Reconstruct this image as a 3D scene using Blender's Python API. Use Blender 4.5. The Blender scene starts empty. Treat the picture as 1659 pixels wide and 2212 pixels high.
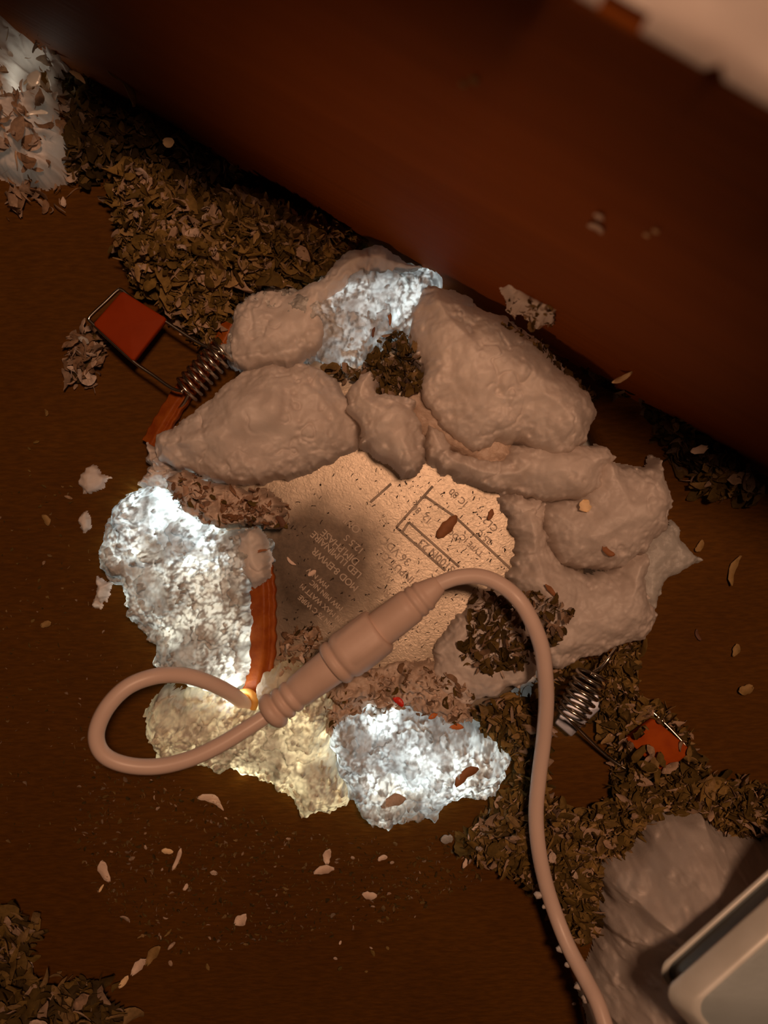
import bpy, math, random
import numpy as np
from mathutils import Vector, Matrix

# ------------------------------------------------------------------ camera, world, light
SC = bpy.context.scene
COL = SC.collection
MM = 0.001
H = 236.0            # camera height over the board, mm
F = 2124.0           # focal length in pixels of the 1659 x 2212 frame
CX, CY = 829.5, 1106.0

cam_d = bpy.data.cameras.new('camera')
cam = bpy.data.objects.new('camera', cam_d)
COL.objects.link(cam)
cam.location = (0, 0, H * MM)
cam_d.sensor_fit = 'VERTICAL'
cam_d.sensor_height = 36.0
cam_d.sensor_width = 36.0
cam_d.lens = F / 2212.0 * 36.0
cam_d.clip_start = 0.005
cam_d.clip_end = 20
cam_d.dof.use_dof = True
cam_d.dof.focus_distance = (H - 9.0) * MM
cam_d.dof.aperture_fstop = 11.5
SC.camera = cam

wd = bpy.data.worlds.new('attic_dark')
SC.world = wd
wd.use_nodes = True
bg = wd.node_tree.nodes['Background']
bg.inputs[0].default_value = (1.0, 0.50, 0.25, 1)
bg.inputs[1].default_value = 0.012

SC.view_settings.view_transform = 'Standard'
SC.view_settings.look = 'None'
SC.view_settings.gamma = 1.0
SC.view_settings.exposure = 0.0
SC.view_settings.use_curve_mapping = False


def area_light(name, loc, target, size, watts, color):
    d = bpy.data.lights.new(name, 'AREA')
    d.shape = 'DISK'
    d.size = size
    d.energy = watts
    d.color = color
    o = bpy.data.objects.new(name, d)
    COL.objects.link(o)
    o.location = loc
    v = Vector(target) - Vector(loc)
    o.rotation_euler = v.to_track_quat('-Z', 'Y').to_euler()
    return o


# the worker's warm lamp over the opening and an added spot from the lower left to brighten the joist
area_light('work_lamp', (0.052, 0.062, 0.46), (0.010, 0.0, 0.0), 0.045, 0.98, (1.0, 0.56, 0.335))
fill_spot_d = bpy.data.lights.new('joist_fill_spot', 'SPOT')
fill_spot_d.energy = 1.5
fill_spot_d.color = (1.0, 0.52, 0.28)
fill_spot_d.spot_size = math.radians(22)
fill_spot_d.spot_blend = 1.0
fill_spot_d.shadow_soft_size = 0.02
fill_spot = bpy.data.objects.new('joist_fill_spot', fill_spot_d)
COL.objects.link(fill_spot)
fill_spot.location = (-0.13, -0.17, 0.30)
fill_spot.rotation_euler = (Vector((0.016, 0.053, 0.054)) - Vector(fill_spot.location)).to_track_quat('-Z', 'Y').to_euler()


def W(px, py, z=0.0):
    """pixel of the photograph and height above the board (mm) -> mm in the scene"""
    s = (H - z) / F
    return np.array(((px - CX) * s, (CY - py) * s, z))


def leak(px, py, z, watts, color, r=2.2):
    d = bpy.data.lights.new('led_leak', 'POINT')
    d.energy = watts
    d.color = color
    d.shadow_soft_size = r * MM
    o = bpy.data.objects.new('led_leak', d)
    COL.objects.link(o)
    o.location = W(px, py, z) * MM
    return o


COOL = (0.78, 0.95, 1.0)
NEUT = (0.98, 1.0, 0.86)
WARM = (1.0, 0.95, 0.68)
# the lamp's own light leaking up through the gap round its housing
leak(330, 1088, 5.5, 0.00293, COOL, 1.6)
leak(372, 1118, 6.0, 0.00320, COOL, 1.6)
leak(425, 1150, 6.0, 0.00293, COOL, 1.6)
leak(350, 1240, 3.5, 0.00347, NEUT)
leak(400, 1330, 2.0, 0.00087, WARM)
leak(440, 1435, 3.5, 0.00240, NEUT)
leak(488, 1470, 6.5, 0.00293, NEUT, 1.6)
leak(510, 1496, 8.5, 0.00133, (1.0, 0.98, 0.95), 1.2)
leak(440, 1600, 2.0, 0.00108, WARM)
leak(530, 1640, 3.5, 0.00217, WARM)
leak(610, 1590, 3.5, 0.00325, WARM)
leak(655, 1660, 3.0, 0.00260, WARM)
leak(845, 1600, 4.0, 0.00453, COOL)
leak(930, 1630, 4.0, 0.00373, COOL)
leak(790, 1640, 3.0, 0.00160, COOL)
leak(850, 1715, 2.5, 0.00213, NEUT)
leak(985, 1690, 2.5, 0.00120, NEUT)
leak(840, 655, 4.0, 0.00213, COOL)
leak(880, 630, 4.0, 0.00120, COOL)
leak(760, 690, 3.0, 0.00107, COOL)
leak(1228, 1572, 3.0, 0.00016, (0.75, 0.78, 1.0), 1.2)
leak(62, 178, 7.0, 0.00055, NEUT)
leak(60, 300, 7.0, 0.0003, NEUT)

rng = np.random.default_rng(11)
random.seed(5)


# ------------------------------------------------------------------ noise
def _hash(ix, iy, seed):
    h = (ix.astype(np.int64) * 374761393 + iy.astype(np.int64) * 668265263 + seed * 1274126177) & 0xFFFFFFFF
    h = ((h ^ (h >> 13)) * 1274126177) & 0xFFFFFFFF
    h = (h ^ (h >> 16)) & 0xFFFFFFFF
    return h.astype(np.float64) / 4294967295.0


def vnoise(x, y, seed=0):
    ix, iy = np.floor(x), np.floor(y)
    fx, fy = x - ix, y - iy
    fx = fx * fx * fx * (fx * (fx * 6 - 15) + 10)
    fy = fy * fy * fy * (fy * (fy * 6 - 15) + 10)
    a, b = _hash(ix, iy, seed), _hash(ix + 1, iy, seed)
    c, d = _hash(ix, iy + 1, seed), _hash(ix + 1, iy + 1, seed)
    return (a * (1 - fx) + b * fx) * (1 - fy) + (c * (1 - fx) + d * fx) * fy


def fbm(x, y, seed=0, octv=4, gain=0.5):
    t, a, n = 0.0, 1.0, 0.0
    for k in range(octv):
        t = t + a * vnoise(x, y, seed + 17 * k)
        n += a
        a *= gain
        x, y = x * 2.03 + 5.1, y * 2.03 - 3.7
    return t / n


def worley(x, y, seed=0):
    ix, iy = np.floor(x), np.floor(y)
    best = np.full(x.shape, 9.0)
    for dx in (-1, 0, 1):
        for dy in (-1, 0, 1):
            cx, cy = ix + dx, iy + dy
            px = cx + _hash(cx, cy, seed)
            py = cy + _hash(cx, cy, seed + 7)
            best = np.minimum(best, (px - x) ** 2 + (py - y) ** 2)
    return np.sqrt(best)


def sstep(a, b, x):
    t = np.clip((x - a) / (b - a), 0, 1)
    return t * t * (3 - 2 * t)


def poly_dist(x, y, P):
    """signed distance to a closed polygon, positive inside"""
    n = len(P)
    best = np.full(x.shape, 1e9)
    inside = np.zeros(x.shape, bool)
    for i in range(n):
        ax, ay = P[i]
        bx, by = P[(i + 1) % n]
        ex, ey = bx - ax, by - ay
        L = ex * ex + ey * ey + 1e-12
        t = np.clip(((x - ax) * ex + (y - ay) * ey) / L, 0, 1)
        best = np.minimum(best, (x - ax - t * ex) ** 2 + (y - ay - t * ey) ** 2)
        c = (ay > y) != (by > y)
        xi = ax + (y - ay) * ex / (ey if abs(ey) > 1e-12 else 1e-12)
        inside ^= c & (x < xi)
    d = np.sqrt(best)
    return np.where(inside, d, -d)


# ------------------------------------------------------------------ materials
def nt(name):
    m = bpy.data.materials.new(name)
    m.use_nodes = True
    t = m.node_tree
    t.nodes.clear()
    out = t.nodes.new('ShaderNodeOutputMaterial')
    return m, t, out


def node(t, kind, **kw):
    n = t.nodes.new(kind)
    for k, v in kw.items():
        if k in n.inputs:
            n.inputs[k].default_value = v
        else:
            setattr(n, k, v)
    return n


def ramp(t, fac, stops):
    r = t.nodes.new('ShaderNodeValToRGB')
    e = r.color_ramp.elements
    while len(e) < len(stops):
        e.new(0.5)
    for i, (p, c) in enumerate(stops):
        e[i].position = p
        e[i].color = (*c, 1)
    t.links.new(fac, r.inputs[0])
    return r.outputs[0]


def bump(t, height, dist, strength=1.0):
    b = t.nodes.new('ShaderNodeBump')
    b.inputs['Distance'].default_value = dist
    b.inputs['Strength'].default_value = strength
    t.links.new(height, b.inputs['Height'])
    return b.outputs[0]


def noise(t, scale, detail=3.0, rough=0.55, vec=None):
    n = t.nodes.new('ShaderNodeTexNoise')
    n.inputs['Scale'].default_value = scale
    n.inputs['Detail'].default_value = detail
    n.inputs['Roughness'].default_value = rough
    if vec is None:
        vec = t.nodes.new('ShaderNodeTexCoord').outputs['Object']
    t.links.new(vec, n.inputs['Vector'])
    return n.outputs['Fac']


def foam_mat(name, c0, c1, trans=0.45, tcol=(0.9, 0.9, 0.88), fine=0.00012, gloss=0.05):
    m, t, out = nt(name)
    n1 = noise(t, 160, 4)
    col = ramp(t, n1, [(0.35, c0), (0.65, c1)])
    n2 = noise(t, 1500, 4, 0.6)
    bn = bump(t, n2, fine)
    dif = node(t, 'ShaderNodeBsdfDiffuse')
    t.links.new(col, dif.inputs['Color'])
    t.links.new(bn, dif.inputs['Normal'])
    tr = node(t, 'ShaderNodeBsdfTranslucent', Color=(*tcol, 1))
    t.links.new(bn, tr.inputs['Normal'])
    # foam lets light through where the bubble walls are thin
    att = node(t, 'ShaderNodeAttribute', attribute_name='thin')
    mul = node(t, 'ShaderNodeMixRGB', blend_type='MULTIPLY')
    mul.inputs[0].default_value = 1.0
    mul.inputs[1].default_value = (*tcol, 1)
    t.links.new(att.outputs['Color'], mul.inputs[2])
    t.links.new(mul.outputs[0], tr.inputs['Color'])
    mx = node(t, 'ShaderNodeMixShader')
    mx.inputs[0].default_value = trans
    t.links.new(dif.outputs[0], mx.inputs[1])
    t.links.new(tr.outputs[0], mx.inputs[2])
    gl = node(t, 'ShaderNodeBsdfGlossy', Roughness=0.5)
    gl.inputs['Color'].default_value = (1, 1, 1, 1)
    t.links.new(bn, gl.inputs['Normal'])
    mg = node(t, 'ShaderNodeMixShader')
    mg.inputs[0].default_value = gloss
    t.links.new(mx.outputs[0], mg.inputs[1])
    t.links.new(gl.outputs[0], mg.inputs[2])
    t.links.new(mg.outputs[0], out.inputs[0])
    return m


def plain(name, c0, c1=None, rough=0.6, metal=0.0, nscale=300, bscale=None, bdist=0.0001, spec=0.4, trans=0.0):
    m, t, out = nt(name)
    p = node(t, 'ShaderNodeBsdfPrincipled', Roughness=rough, Metallic=metal)
    p.inputs['Specular IOR Level'].default_value = spec
    c1 = c1 or tuple(0.85 * c for c in c0)
    col = ramp(t, noise(t, nscale, 3), [(0.35, c0), (0.68, c1)])
    t.links.new(col, p.inputs['Base Color'])
    bn = bump(t, noise(t, bscale or nscale * 3, 3), bdist)
    t.links.new(bn, p.inputs['Normal'])
    sh = p.outputs[0]
    if trans:
        tr = node(t, 'ShaderNodeBsdfTranslucent')
        t.links.new(col, tr.inputs['Color'])
        mx = node(t, 'ShaderNodeMixShader')
        mx.inputs[0].default_value = trans
        t.links.new(sh, mx.inputs[1])
        t.links.new(tr.outputs[0], mx.inputs[2])
        sh = mx.outputs[0]
    t.links.new(sh, out.inputs[0])
    return m


def flake_mat(name, stops, single=True):
    m, t, out = nt(name)
    p = node(t, 'ShaderNodeBsdfPrincipled', Roughness=0.75)
    p.inputs['Specular IOR Level'].default_value = 0.15
    if single:
        oi = node(t, 'ShaderNodeObjectInfo')
        base = ramp(t, oi.outputs['Random'], stops)
    else:
        base = node(t, 'ShaderNodeAttribute', attribute_name='tint').outputs['Color']
    mul = node(t, 'ShaderNodeMixRGB', blend_type='MULTIPLY')
    mul.inputs[0].default_value = 1.0
    t.links.new(base, mul.inputs[1])
    v = ramp(t, noise(t, 900, 3), [(0.3, (0.7, 0.7, 0.7)), (0.7, (1.15, 1.15, 1.15))])
    t.links.new(v, mul.inputs[2])
    t.links.new(mul.outputs[0], p.inputs['Base Color'])
    tr = node(t, 'ShaderNodeBsdfTranslucent')
    t.links.new(mul.outputs[0], tr.inputs['Color'])
    mx = node(t, 'ShaderNodeMixShader')
    mx.inputs[0].default_value = 0.3
    t.links.new(p.outputs[0], mx.inputs[1])
    t.links.new(tr.outputs[0], mx.inputs[2])
    t.links.new(mx.outputs[0], out.inputs[0])
    return m


M_FOAM = foam_mat('foam_cream', (0.80, 0.70, 0.64), (0.88, 0.79, 0.73), 0.40, (0.9, 0.85, 0.8), 0.00006, 0.025)
M_FOAMG = foam_mat('foam_open', (0.74, 0.70, 0.65), (0.82, 0.80, 0.76), 0.58, (0.92, 0.95, 0.95), 0.00016)
M_FOAMY = foam_mat('foam_yellowed', (0.80, 0.72, 0.60), (0.86, 0.80, 0.68), 0.50, (0.95, 0.88, 0.70), 0.00016)
M_FOAMB = foam_mat('foam_dusty_and_shaded', (0.50, 0.36, 0.27), (0.62, 0.48, 0.38), 0.15, (0.7, 0.6, 0.5), 0.0002)  # dust-coated foam, also the painted shade of the cavity
M_CABLE = plain('cable_pvc', (0.74, 0.57, 0.49), (0.70, 0.53, 0.45), 0.38, nscale=60, bscale=500, bdist=0.00002, trans=0.08)
M_PLUG = plain('plug_plastic', (0.66, 0.49, 0.41), (0.60, 0.44, 0.36), 0.5, nscale=120, bscale=900, bdist=0.00003)
M_GROM = plain('grommet_rubber', (0.85, 0.50, 0.12), (0.8, 0.45, 0.10), 0.45, nscale=300, trans=0.4)
M_WIRE = plain('spring_steel', (0.62, 0.56, 0.48), (0.5, 0.45, 0.38), 0.25, 1.0, bdist=0.00001)
M_ORANGE = plain('orange_rubber', (0.29, 0.034, 0.0015), (0.25, 0.029, 0.0012), 0.6, nscale=150, bdist=0.00004, spec=0.1, trans=0.1)
M_ORANGE2 = plain('orange_rubber_dusty', (0.40, 0.070, 0.003), (0.30, 0.045, 0.002), 0.65, nscale=250, bdist=0.00005, spec=0.1, trans=0.1)
M_STRIP = plain('orange_gasket', (0.38, 0.095, 0.010), (0.28, 0.055, 0.006), 0.42, nscale=400, bscale=1400, bdist=0.00008, spec=0.2, trans=0.25)
M_RED = plain('red_plastic', (0.65, 0.03, 0.015), rough=0.35)
M_STEEL = plain('bracket_steel', (0.40, 0.42, 0.50), rough=0.4, metal=0.5, bdist=0.00001)
M_BOX = plain('box_painted_steel', (0.36, 0.41, 0.42), (0.30, 0.34, 0.34), 0.45, 0.2, nscale=60, bscale=900, bdist=0.00003)
M_BOXD = plain('box_seam', (0.10, 0.07, 0.045), rough=0.6)
M_BARE = plain('box_bare_edge', (0.74, 0.74, 0.70), (0.62, 0.61, 0.56), 0.3, 0.15, nscale=90, bdist=0.00002)
M_GYP = plain('gypsum_core', (0.75, 0.72, 0.68), rough=0.9)
M_HOUSING = plain('lamp_housing', (0.70, 0.68, 0.64), rough=0.45)
M_DARKF = plain('dark_fibre', (0.035, 0.022, 0.014), rough=0.8)

OLIVE = [(0.0, (0.13, 0.080, 0.020)), (0.35, (0.22, 0.135, 0.034)), (0.7, (0.30, 0.185, 0.055)), (0.92, (0.38, 0.24, 0.10)), (1.0, (0.50, 0.34, 0.23))]
PALE = [(0.0, (0.36, 0.22, 0.13)), (0.4, (0.52, 0.36, 0.25)), (1.0, (0.72, 0.57, 0.47))]
BROWN = [(0.0, (0.12, 0.05, 0.015)), (0.5, (0.26, 0.11, 0.04)), (1.0, (0.42, 0.20, 0.09))]
M_FL_O = flake_mat('flake_olive', OLIVE)
M_FL_P = flake_mat('flake_pale', PALE)
M_FL_B = flake_mat('flake_brown', BROWN)
M_FL_S = flake_mat('flake_loose', OLIVE, single=False)


def mat_board():
    m, t, out = nt('board_paper')
    p = node(t, 'ShaderNodeBsdfPrincipled', Roughness=0.7)
    p.inputs['Specular IOR Level'].default_value = 0.08
    tc = t.nodes.new('ShaderNodeTexCoord').outputs['Object']
    a = ramp(t, noise(t, 22, 4, 0.6, tc), [(0.3, (0.080, 0.029, 0.0022)), (0.7, (0.104, 0.040, 0.0034))])
    mp = t.nodes.new('ShaderNodeMapping')
    mp.inputs['Rotation'].default_value = (0, 0, math.radians(-42))
    mp.inputs['Scale'].default_value = (0.3, 1.6, 1)
    t.links.new(tc, mp.inputs[0])
    st = ramp(t, noise(t, 900, 5, 0.65, mp.outputs[0]), [(0.38, (0.72, 0.72, 0.72)), (0.66, (1.2, 1.2, 1.2))])
    mul = node(t, 'ShaderNodeMixRGB', blend_type='MULTIPLY')
    mul.inputs[0].default_value = 0.8
    t.links.new(a, mul.inputs[1])
    t.links.new(st, mul.inputs[2])
    t.links.new(mul.outputs[0], p.inputs['Base Color'])
    t.links.new(bump(t, noise(t, 1100, 4, 0.6, mp.outputs[0]), 0.00012), p.inputs['Normal'])
    t.links.new(p.outputs[0], out.inputs[0])
    return m


def mat_wood():
    m, t, out = nt('joist_wood')
    p = node(t, 'ShaderNodeBsdfPrincipled', Roughness=0.65)
    p.inputs['Specular IOR Level'].default_value = 0.08
    tc = t.nodes.new('ShaderNodeTexCoord').outputs['Object']
    mp = t.nodes.new('ShaderNodeMapping')
    mp.inputs['Scale'].default_value = (0.06, 1, 1)
    t.links.new(tc, mp.inputs[0])
    g = noise(t, 120, 5, 0.6, mp.outputs[0])
    col = ramp(t, g, [(0.3, (0.16, 0.040, 0.004)), (0.7, (0.20, 0.052, 0.006))])
    t.links.new(col, p.inputs['Base Color'])
    t.links.new(bump(t, noise(t, 500, 4, 0.6, mp.outputs[0]), 0.0002), p.inputs['Normal'])
    t.links.new(p.outputs[0], out.inputs[0])
    return m


def mat_plate():
    m, t, out = nt('cast_back_plate')
    p = node(t, 'ShaderNodeBsdfPrincipled', Roughness=0.45, Metallic=0.6)
    tc = t.nodes.new('ShaderNodeTexCoord').outputs['Object']
    n1 = noise(t, 70, 5, 0.6, tc)
    base = ramp(t, n1, [(0.3, (0.38, 0.31, 0.235)), (0.7, (0.50, 0.415, 0.325))])
    # soft dark patch: shade painted into the plate colour on one side
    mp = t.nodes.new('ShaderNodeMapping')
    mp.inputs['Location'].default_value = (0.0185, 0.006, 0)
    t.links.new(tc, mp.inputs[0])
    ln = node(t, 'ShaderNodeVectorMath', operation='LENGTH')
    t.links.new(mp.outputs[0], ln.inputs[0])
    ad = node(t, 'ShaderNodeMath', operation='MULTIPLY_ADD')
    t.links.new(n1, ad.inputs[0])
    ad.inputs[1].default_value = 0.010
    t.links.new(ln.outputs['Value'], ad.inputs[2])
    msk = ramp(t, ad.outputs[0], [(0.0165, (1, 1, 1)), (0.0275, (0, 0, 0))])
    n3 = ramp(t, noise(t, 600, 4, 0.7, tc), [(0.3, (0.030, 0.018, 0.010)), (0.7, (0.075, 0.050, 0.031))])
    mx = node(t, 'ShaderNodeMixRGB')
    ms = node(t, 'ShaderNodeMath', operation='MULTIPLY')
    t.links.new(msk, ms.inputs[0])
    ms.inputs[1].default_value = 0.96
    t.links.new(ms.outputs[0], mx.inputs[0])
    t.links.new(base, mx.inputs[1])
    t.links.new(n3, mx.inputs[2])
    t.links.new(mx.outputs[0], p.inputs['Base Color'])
    # worm-like marks of the casting
    w = t.nodes.new('ShaderNodeTexNoise')
    w.inputs['Scale'].default_value = 900
    w.inputs['Detail'].default_value = 3
    w.inputs['Distortion'].default_value = 1.6
    t.links.new(tc, w.inputs['Vector'])
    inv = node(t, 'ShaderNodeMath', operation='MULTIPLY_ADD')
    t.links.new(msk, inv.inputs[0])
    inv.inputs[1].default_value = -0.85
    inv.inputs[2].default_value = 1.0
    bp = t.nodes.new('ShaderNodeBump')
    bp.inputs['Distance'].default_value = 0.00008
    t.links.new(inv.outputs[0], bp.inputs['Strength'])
    t.links.new(w.outputs['Fac'], bp.inputs['Height'])
    t.links.new(bp.outputs[0], p.inputs['Normal'])
    t.links.new(p.outputs[0], out.inputs[0])
    return m


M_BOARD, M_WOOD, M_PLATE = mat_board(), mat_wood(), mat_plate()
M_TEXT = plain('cast_lettering', (0.46, 0.37, 0.29), (0.40, 0.315, 0.245), 0.65, 0.1, bdist=0.00002)


# ------------------------------------------------------------------ mesh helpers (mm in, m out)
def mesh_np(name, V, quads=None, tris=None, smooth=True):
    V = np.asarray(V, float) * MM
    me = bpy.data.meshes.new(name)
    nq = 0 if quads is None else len(quads)
    ntr = 0 if tris is None else len(tris)
    me.vertices.add(len(V))
    me.vertices.foreach_set('co', V.ravel())
    loops = []
    if nq:
        loops.append(np.asarray(quads, np.int32).ravel())
    if ntr:
        loops.append(np.asarray(tris, np.int32).ravel())
    loops = np.concatenate(loops)
    me.loops.add(len(loops))
    me.loops.foreach_set('vertex_index', loops)
    me.polygons.add(nq + ntr)
    st = np.concatenate([np.arange(nq) * 4, nq * 4 + np.arange(ntr) * 3]).astype(np.int32)
    me.polygons.foreach_set('loop_start', st)
    me.update(calc_edges=True)
    if smooth:
        me.polygons.foreach_set('use_smooth', np.ones(nq + ntr, bool))
    me.validate()
    return me


def obj(name, me, mat=None, parent=None, label=None, cat=None, group=None, kind=None, loc=None):
    o = bpy.data.objects.new(name, me)
    COL.objects.link(o)
    if mat is not None and me is not None and len(me.materials) == 0:
        me.materials.append(mat)
    if parent is not None and parent is not False:
        o.parent = parent
    if loc is not None:
        o.location = loc
    for k, v in (('label', label), ('category', cat), ('group', group), ('kind', kind)):
        if v:
            o[k] = v
    return o


def empty(name, loc_mm, label, cat, group=None, kind=None):
    o = bpy.data.objects.new(name, None)
    COL.objects.link(o)
    o.location = Vector(loc_mm) * MM
    o.empty_display_size = 0.005
    o['label'] = label
    o['category'] = cat
    if group:
        o['group'] = group
    if kind:
        o['kind'] = kind
    return o


def shift(V, origin):
    return np.asarray(V, float) - np.asarray(origin, float)


def catmull(P, n):
    P = np.asarray(P, float)
    Q = np.vstack([2 * P[0] - P[1], P, 2 * P[-1] - P[-2]])
    out = []
    for i in range(1, len(Q) - 2):
        p0, p1, p2, p3 = Q[i - 1], Q[i], Q[i + 1], Q[i + 2]
        for t in np.linspace(0, 1, n, endpoint=False):
            out.append(0.5 * ((2 * p1) + (-p0 + p2) * t + (2 * p0 - 5 * p1 + 4 * p2 - p3) * t * t + (-p0 + 3 * p1 - 3 * p2 + p3) * t ** 3))
    out.append(Q[-2])
    return np.array(out)


def tube(path, r, sides=14, caps=True):
    """path Nx3 mm, r scalar or array"""
    P = np.asarray(path, float)
    n = len(P)
    R = np.full(n, r, float) if np.isscalar(r) else np.asarray(r, float)
    T = np.gradient(P, axis=0)
    T /= np.linalg.norm(T, axis=1)[:, None] + 1e-12
    up = np.array((0, 0, 1.0)) if abs(T[0][2]) < 0.9 else np.array((1.0, 0, 0))
    nrm = np.cross(T[0], up)
    nrm /= np.linalg.norm(nrm)
    V, Q = [], []
    ang = np.linspace(0, 2 * np.pi, sides, endpoint=False)
    for i in range(n):
        nrm = nrm - T[i] * np.dot(nrm, T[i])
        nrm /= np.linalg.norm(nrm)
        b = np.cross(T[i], nrm)
        V.append(P[i] + R[i] * (np.cos(ang)[:, None] * nrm + np.sin(ang)[:, None] * b))
    V = np.vstack(V)
    for i in range(n - 1):
        for k in range(sides):
            a, c = i * sides + k, i * sides + (k + 1) % sides
            Q.append((a, c, c + sides, a + sides))
    Tt = []
    if caps:
        m = len(V)
        V = np.vstack([V, P[0], P[-1]])
        for k in range(sides):
            Tt.append((m, (k + 1) % sides, k))
            e = (n - 1) * sides
            Tt.append((m + 1, e + k, e + (k + 1) % sides))
    return V, Q, Tt


def lathe(p0, p1, prof, sides=40, ridge=None):
    """prof: list of (t mm along axis, radius mm)"""
    p0, p1 = np.asarray(p0, float), np.asarray(p1, float)
    ax = (p1 - p0) / np.linalg.norm(p1 - p0)
    u = np.cross(ax, (0, 0, 1.0))
    u /= np.linalg.norm(u)
    v = np.cross(u, ax)
    ang = np.linspace(0, 2 * np.pi, sides, endpoint=False)
    V, Q, Tt = [], [], []
    for (t, r) in prof:
        rr = np.full(sides, r)
        if ridge and ridge[0] <= t <= ridge[1]:
            rr = rr + ridge[3] * (np.cos(ang * ridge[2]) > 0.80)
        V.append(p0 + ax * t + rr[:, None] * (np.cos(ang)[:, None] * u + np.sin(ang)[:, None] * v))
    V = np.vstack(V)
    n = len(prof)
    for i in range(n - 1):
        for k in range(sides):
            a, c = i * sides + k, i * sides + (k + 1) % sides
            Q.append((a, c, c + sides, a + sides))
    m = len(V)
    V = np.vstack([V, p0 + ax * prof[0][0], p0 + ax * prof[-1][0]])
    for k in range(sides):
        Tt.append((m, (k + 1) % sides, k))
        e = (n - 1) * sides
        Tt.append((m + 1, e + k, e + (k + 1) % sides))
    return V, Q, Tt


def join(*parts):
    V, Q, T, n = [], [], [], 0
    for (v, q, t) in parts:
        V.append(np.asarray(v, float))
        Q += [tuple(i + n for i in f) for f in q]
        T += [tuple(i + n for i in f) for f in t]
        n += len(v)
    return np.vstack(V), Q, T


def extrude_profile(prof, a, b, frame):
    """closed or open profile (d, z) swept along a straight line; frame(s, d, z) -> xyz"""
    V, Q = [], []
    n = len(prof)
    for s in (a, b):
        for (d, z) in prof:
            V.append(frame(s, d, z))
    for i in range(n - 1):
        Q.append((i, i + 1, n + i + 1, n + i))
    return np.array(V), Q, []


def rounded_slab(corners, z0, z1, bev=0.5, tilt=None):
    """slab over a polygon (mm, xy) with bevelled upper and lower edges"""
    P = np.asarray(corners, float)
    c = P.mean(axis=0)
    rings = []
    # densify and round the outline
    D = []
    for i in range(len(P)):
        a, b = P[i], P[(i + 1) % len(P)]
        L = np.linalg.norm(b - a)
        k = min(bev * 1.2 / L, 0.3)
        for t in (k, 0.25 + k / 2, 0.5, 0.75 - k / 2, 1 - k):
            D.append(a + (b - a) * t)
    D = np.array(D)
    nrm = D - c
    nrm /= np.linalg.norm(nrm, axis=1)[:, None]
    for (ins, z) in ((bev * 1.6, z0), (bev * 0.4, z0 + bev * 0.3), (0, z0 + bev), (0, z1 - bev), (bev * 0.4, z1 - bev * 0.3), (bev * 1.6, z1)):
        zz = np.full(len(D), z)
        if tilt is not None:
            zz = zz + (D - c) @ np.asarray(tilt)
        rings.append(np.column_stack([D - nrm * ins, zz]))
    V = np.vstack(rings)
    n = len(D)
    Q, T = [], []
    for i in range(len(rings) - 1):
        for k in range(n):
            a, b = i * n + k, i * n + (k + 1) % n
            Q.append((a, b, b + n, a + n))
    m = len(V)
    V = np.vstack([V, rings[0].mean(axis=0), rings[-1].mean(axis=0)])
    e = (len(rings) - 1) * n
    for k in range(n):
        T.append((m, (k + 1) % n, k))
        T.append((m + 1, e + k, e + (k + 1) % n))
    return V, Q, T


# ------------------------------------------------------------------ the setting: board with the lamp hole, joist
HOLE_C = W(850, 1160, 0)[:2]
HOLE_R = 55.0


def build_floor():
    rr = [HOLE_R, HOLE_R + 2, 70, 90, 130, 200, 320, 600, 1200]
    n = 96
    ang = np.linspace(0, 2 * np.pi, n, endpoint=False)
    V, Q = [], []
    V.append(np.column_stack([HOLE_C[0] + HOLE_R * np.cos(ang), HOLE_C[1] + HOLE_R * np.sin(ang), np.full(n, -12.7)]))
    for r in rr:
        V.append(np.column_stack([HOLE_C[0] + r * np.cos(ang), HOLE_C[1] + r * np.sin(ang), np.zeros(n)]))
    V.append(np.column_stack([HOLE_C[0] + rr[-1] * np.cos(ang), HOLE_C[1] + rr[-1] * np.sin(ang), np.full(n, -12.7)]))
    V = np.vstack(V)
    for i in range(len(rr) + 1):
        for k in range(n):
            a, b = i * n + k, i * n + (k + 1) % n
            Q.append((a, a + n, b + n, b))
    return mesh_np('floor', V, Q, smooth=False)


obj('floor', build_floor(), M_BOARD, kind='structure', label='brown paper-faced board of the attic floor round the lamp')

JA, JB = W(600, 420, 0)[:2], W(1659, 1032, 0)[:2]
jd = (JB - JA) / np.linalg.norm(JB - JA)
jn = np.array((-jd[1], jd[0]))      # away from the lamp
if jn[1] < 0:
    jn = -jn
J0 = JA
J_ANG = math.atan2(jd[1], jd[0])
JH = 140.0


def jpt(s, d, z):
    """s along the joist, d behind its near face, z up"""
    p = J0 + jd * s + jn * d
    return np.array((p[0], p[1], z))


def build_joist():
    L, Tk = 700.0, 38.0
    bev = 1.6
    prof = [(0, 0), (0, JH - bev), (bev * 0.3, JH - bev * 0.3), (bev, JH), (Tk - bev, JH), (Tk - bev * 0.3, JH - bev * 0.3), (Tk, JH - bev), (Tk, 0)]
    ns = 60
    V, Q = [], []
    for i in range(ns + 1):
        s = -L / 2 + L * i / ns
        for (d, z) in prof:
            w = 0.25 * math.sin(s * 0.021 + z * 0.01) + 0.15 * math.sin(s * 0.11 + d)
            V.append((s, d + w, z))
    n = len(prof)
    for i in range(ns):
        for k in range(n - 1):
            a = i * n + k
            Q.append((a, a + n, a + n + 1, a + 1))
    for e in (0, ns):
        Q.append(tuple(e * n + k for k in (0, 1, 6, 7)))
    me = mesh_np('joist', np.array(V), Q, smooth=False)
    o = obj('ceiling_joist', me, M_WOOD, kind='structure', label='reddish brown timber joist running diagonally above the foam-ringed lamp', cat='joist')
    o.location = (J0[0] * MM, J0[1] * MM, 0)
    o.rotation_euler = (0, 0, J_ANG)
    return o


build_joist()


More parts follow.
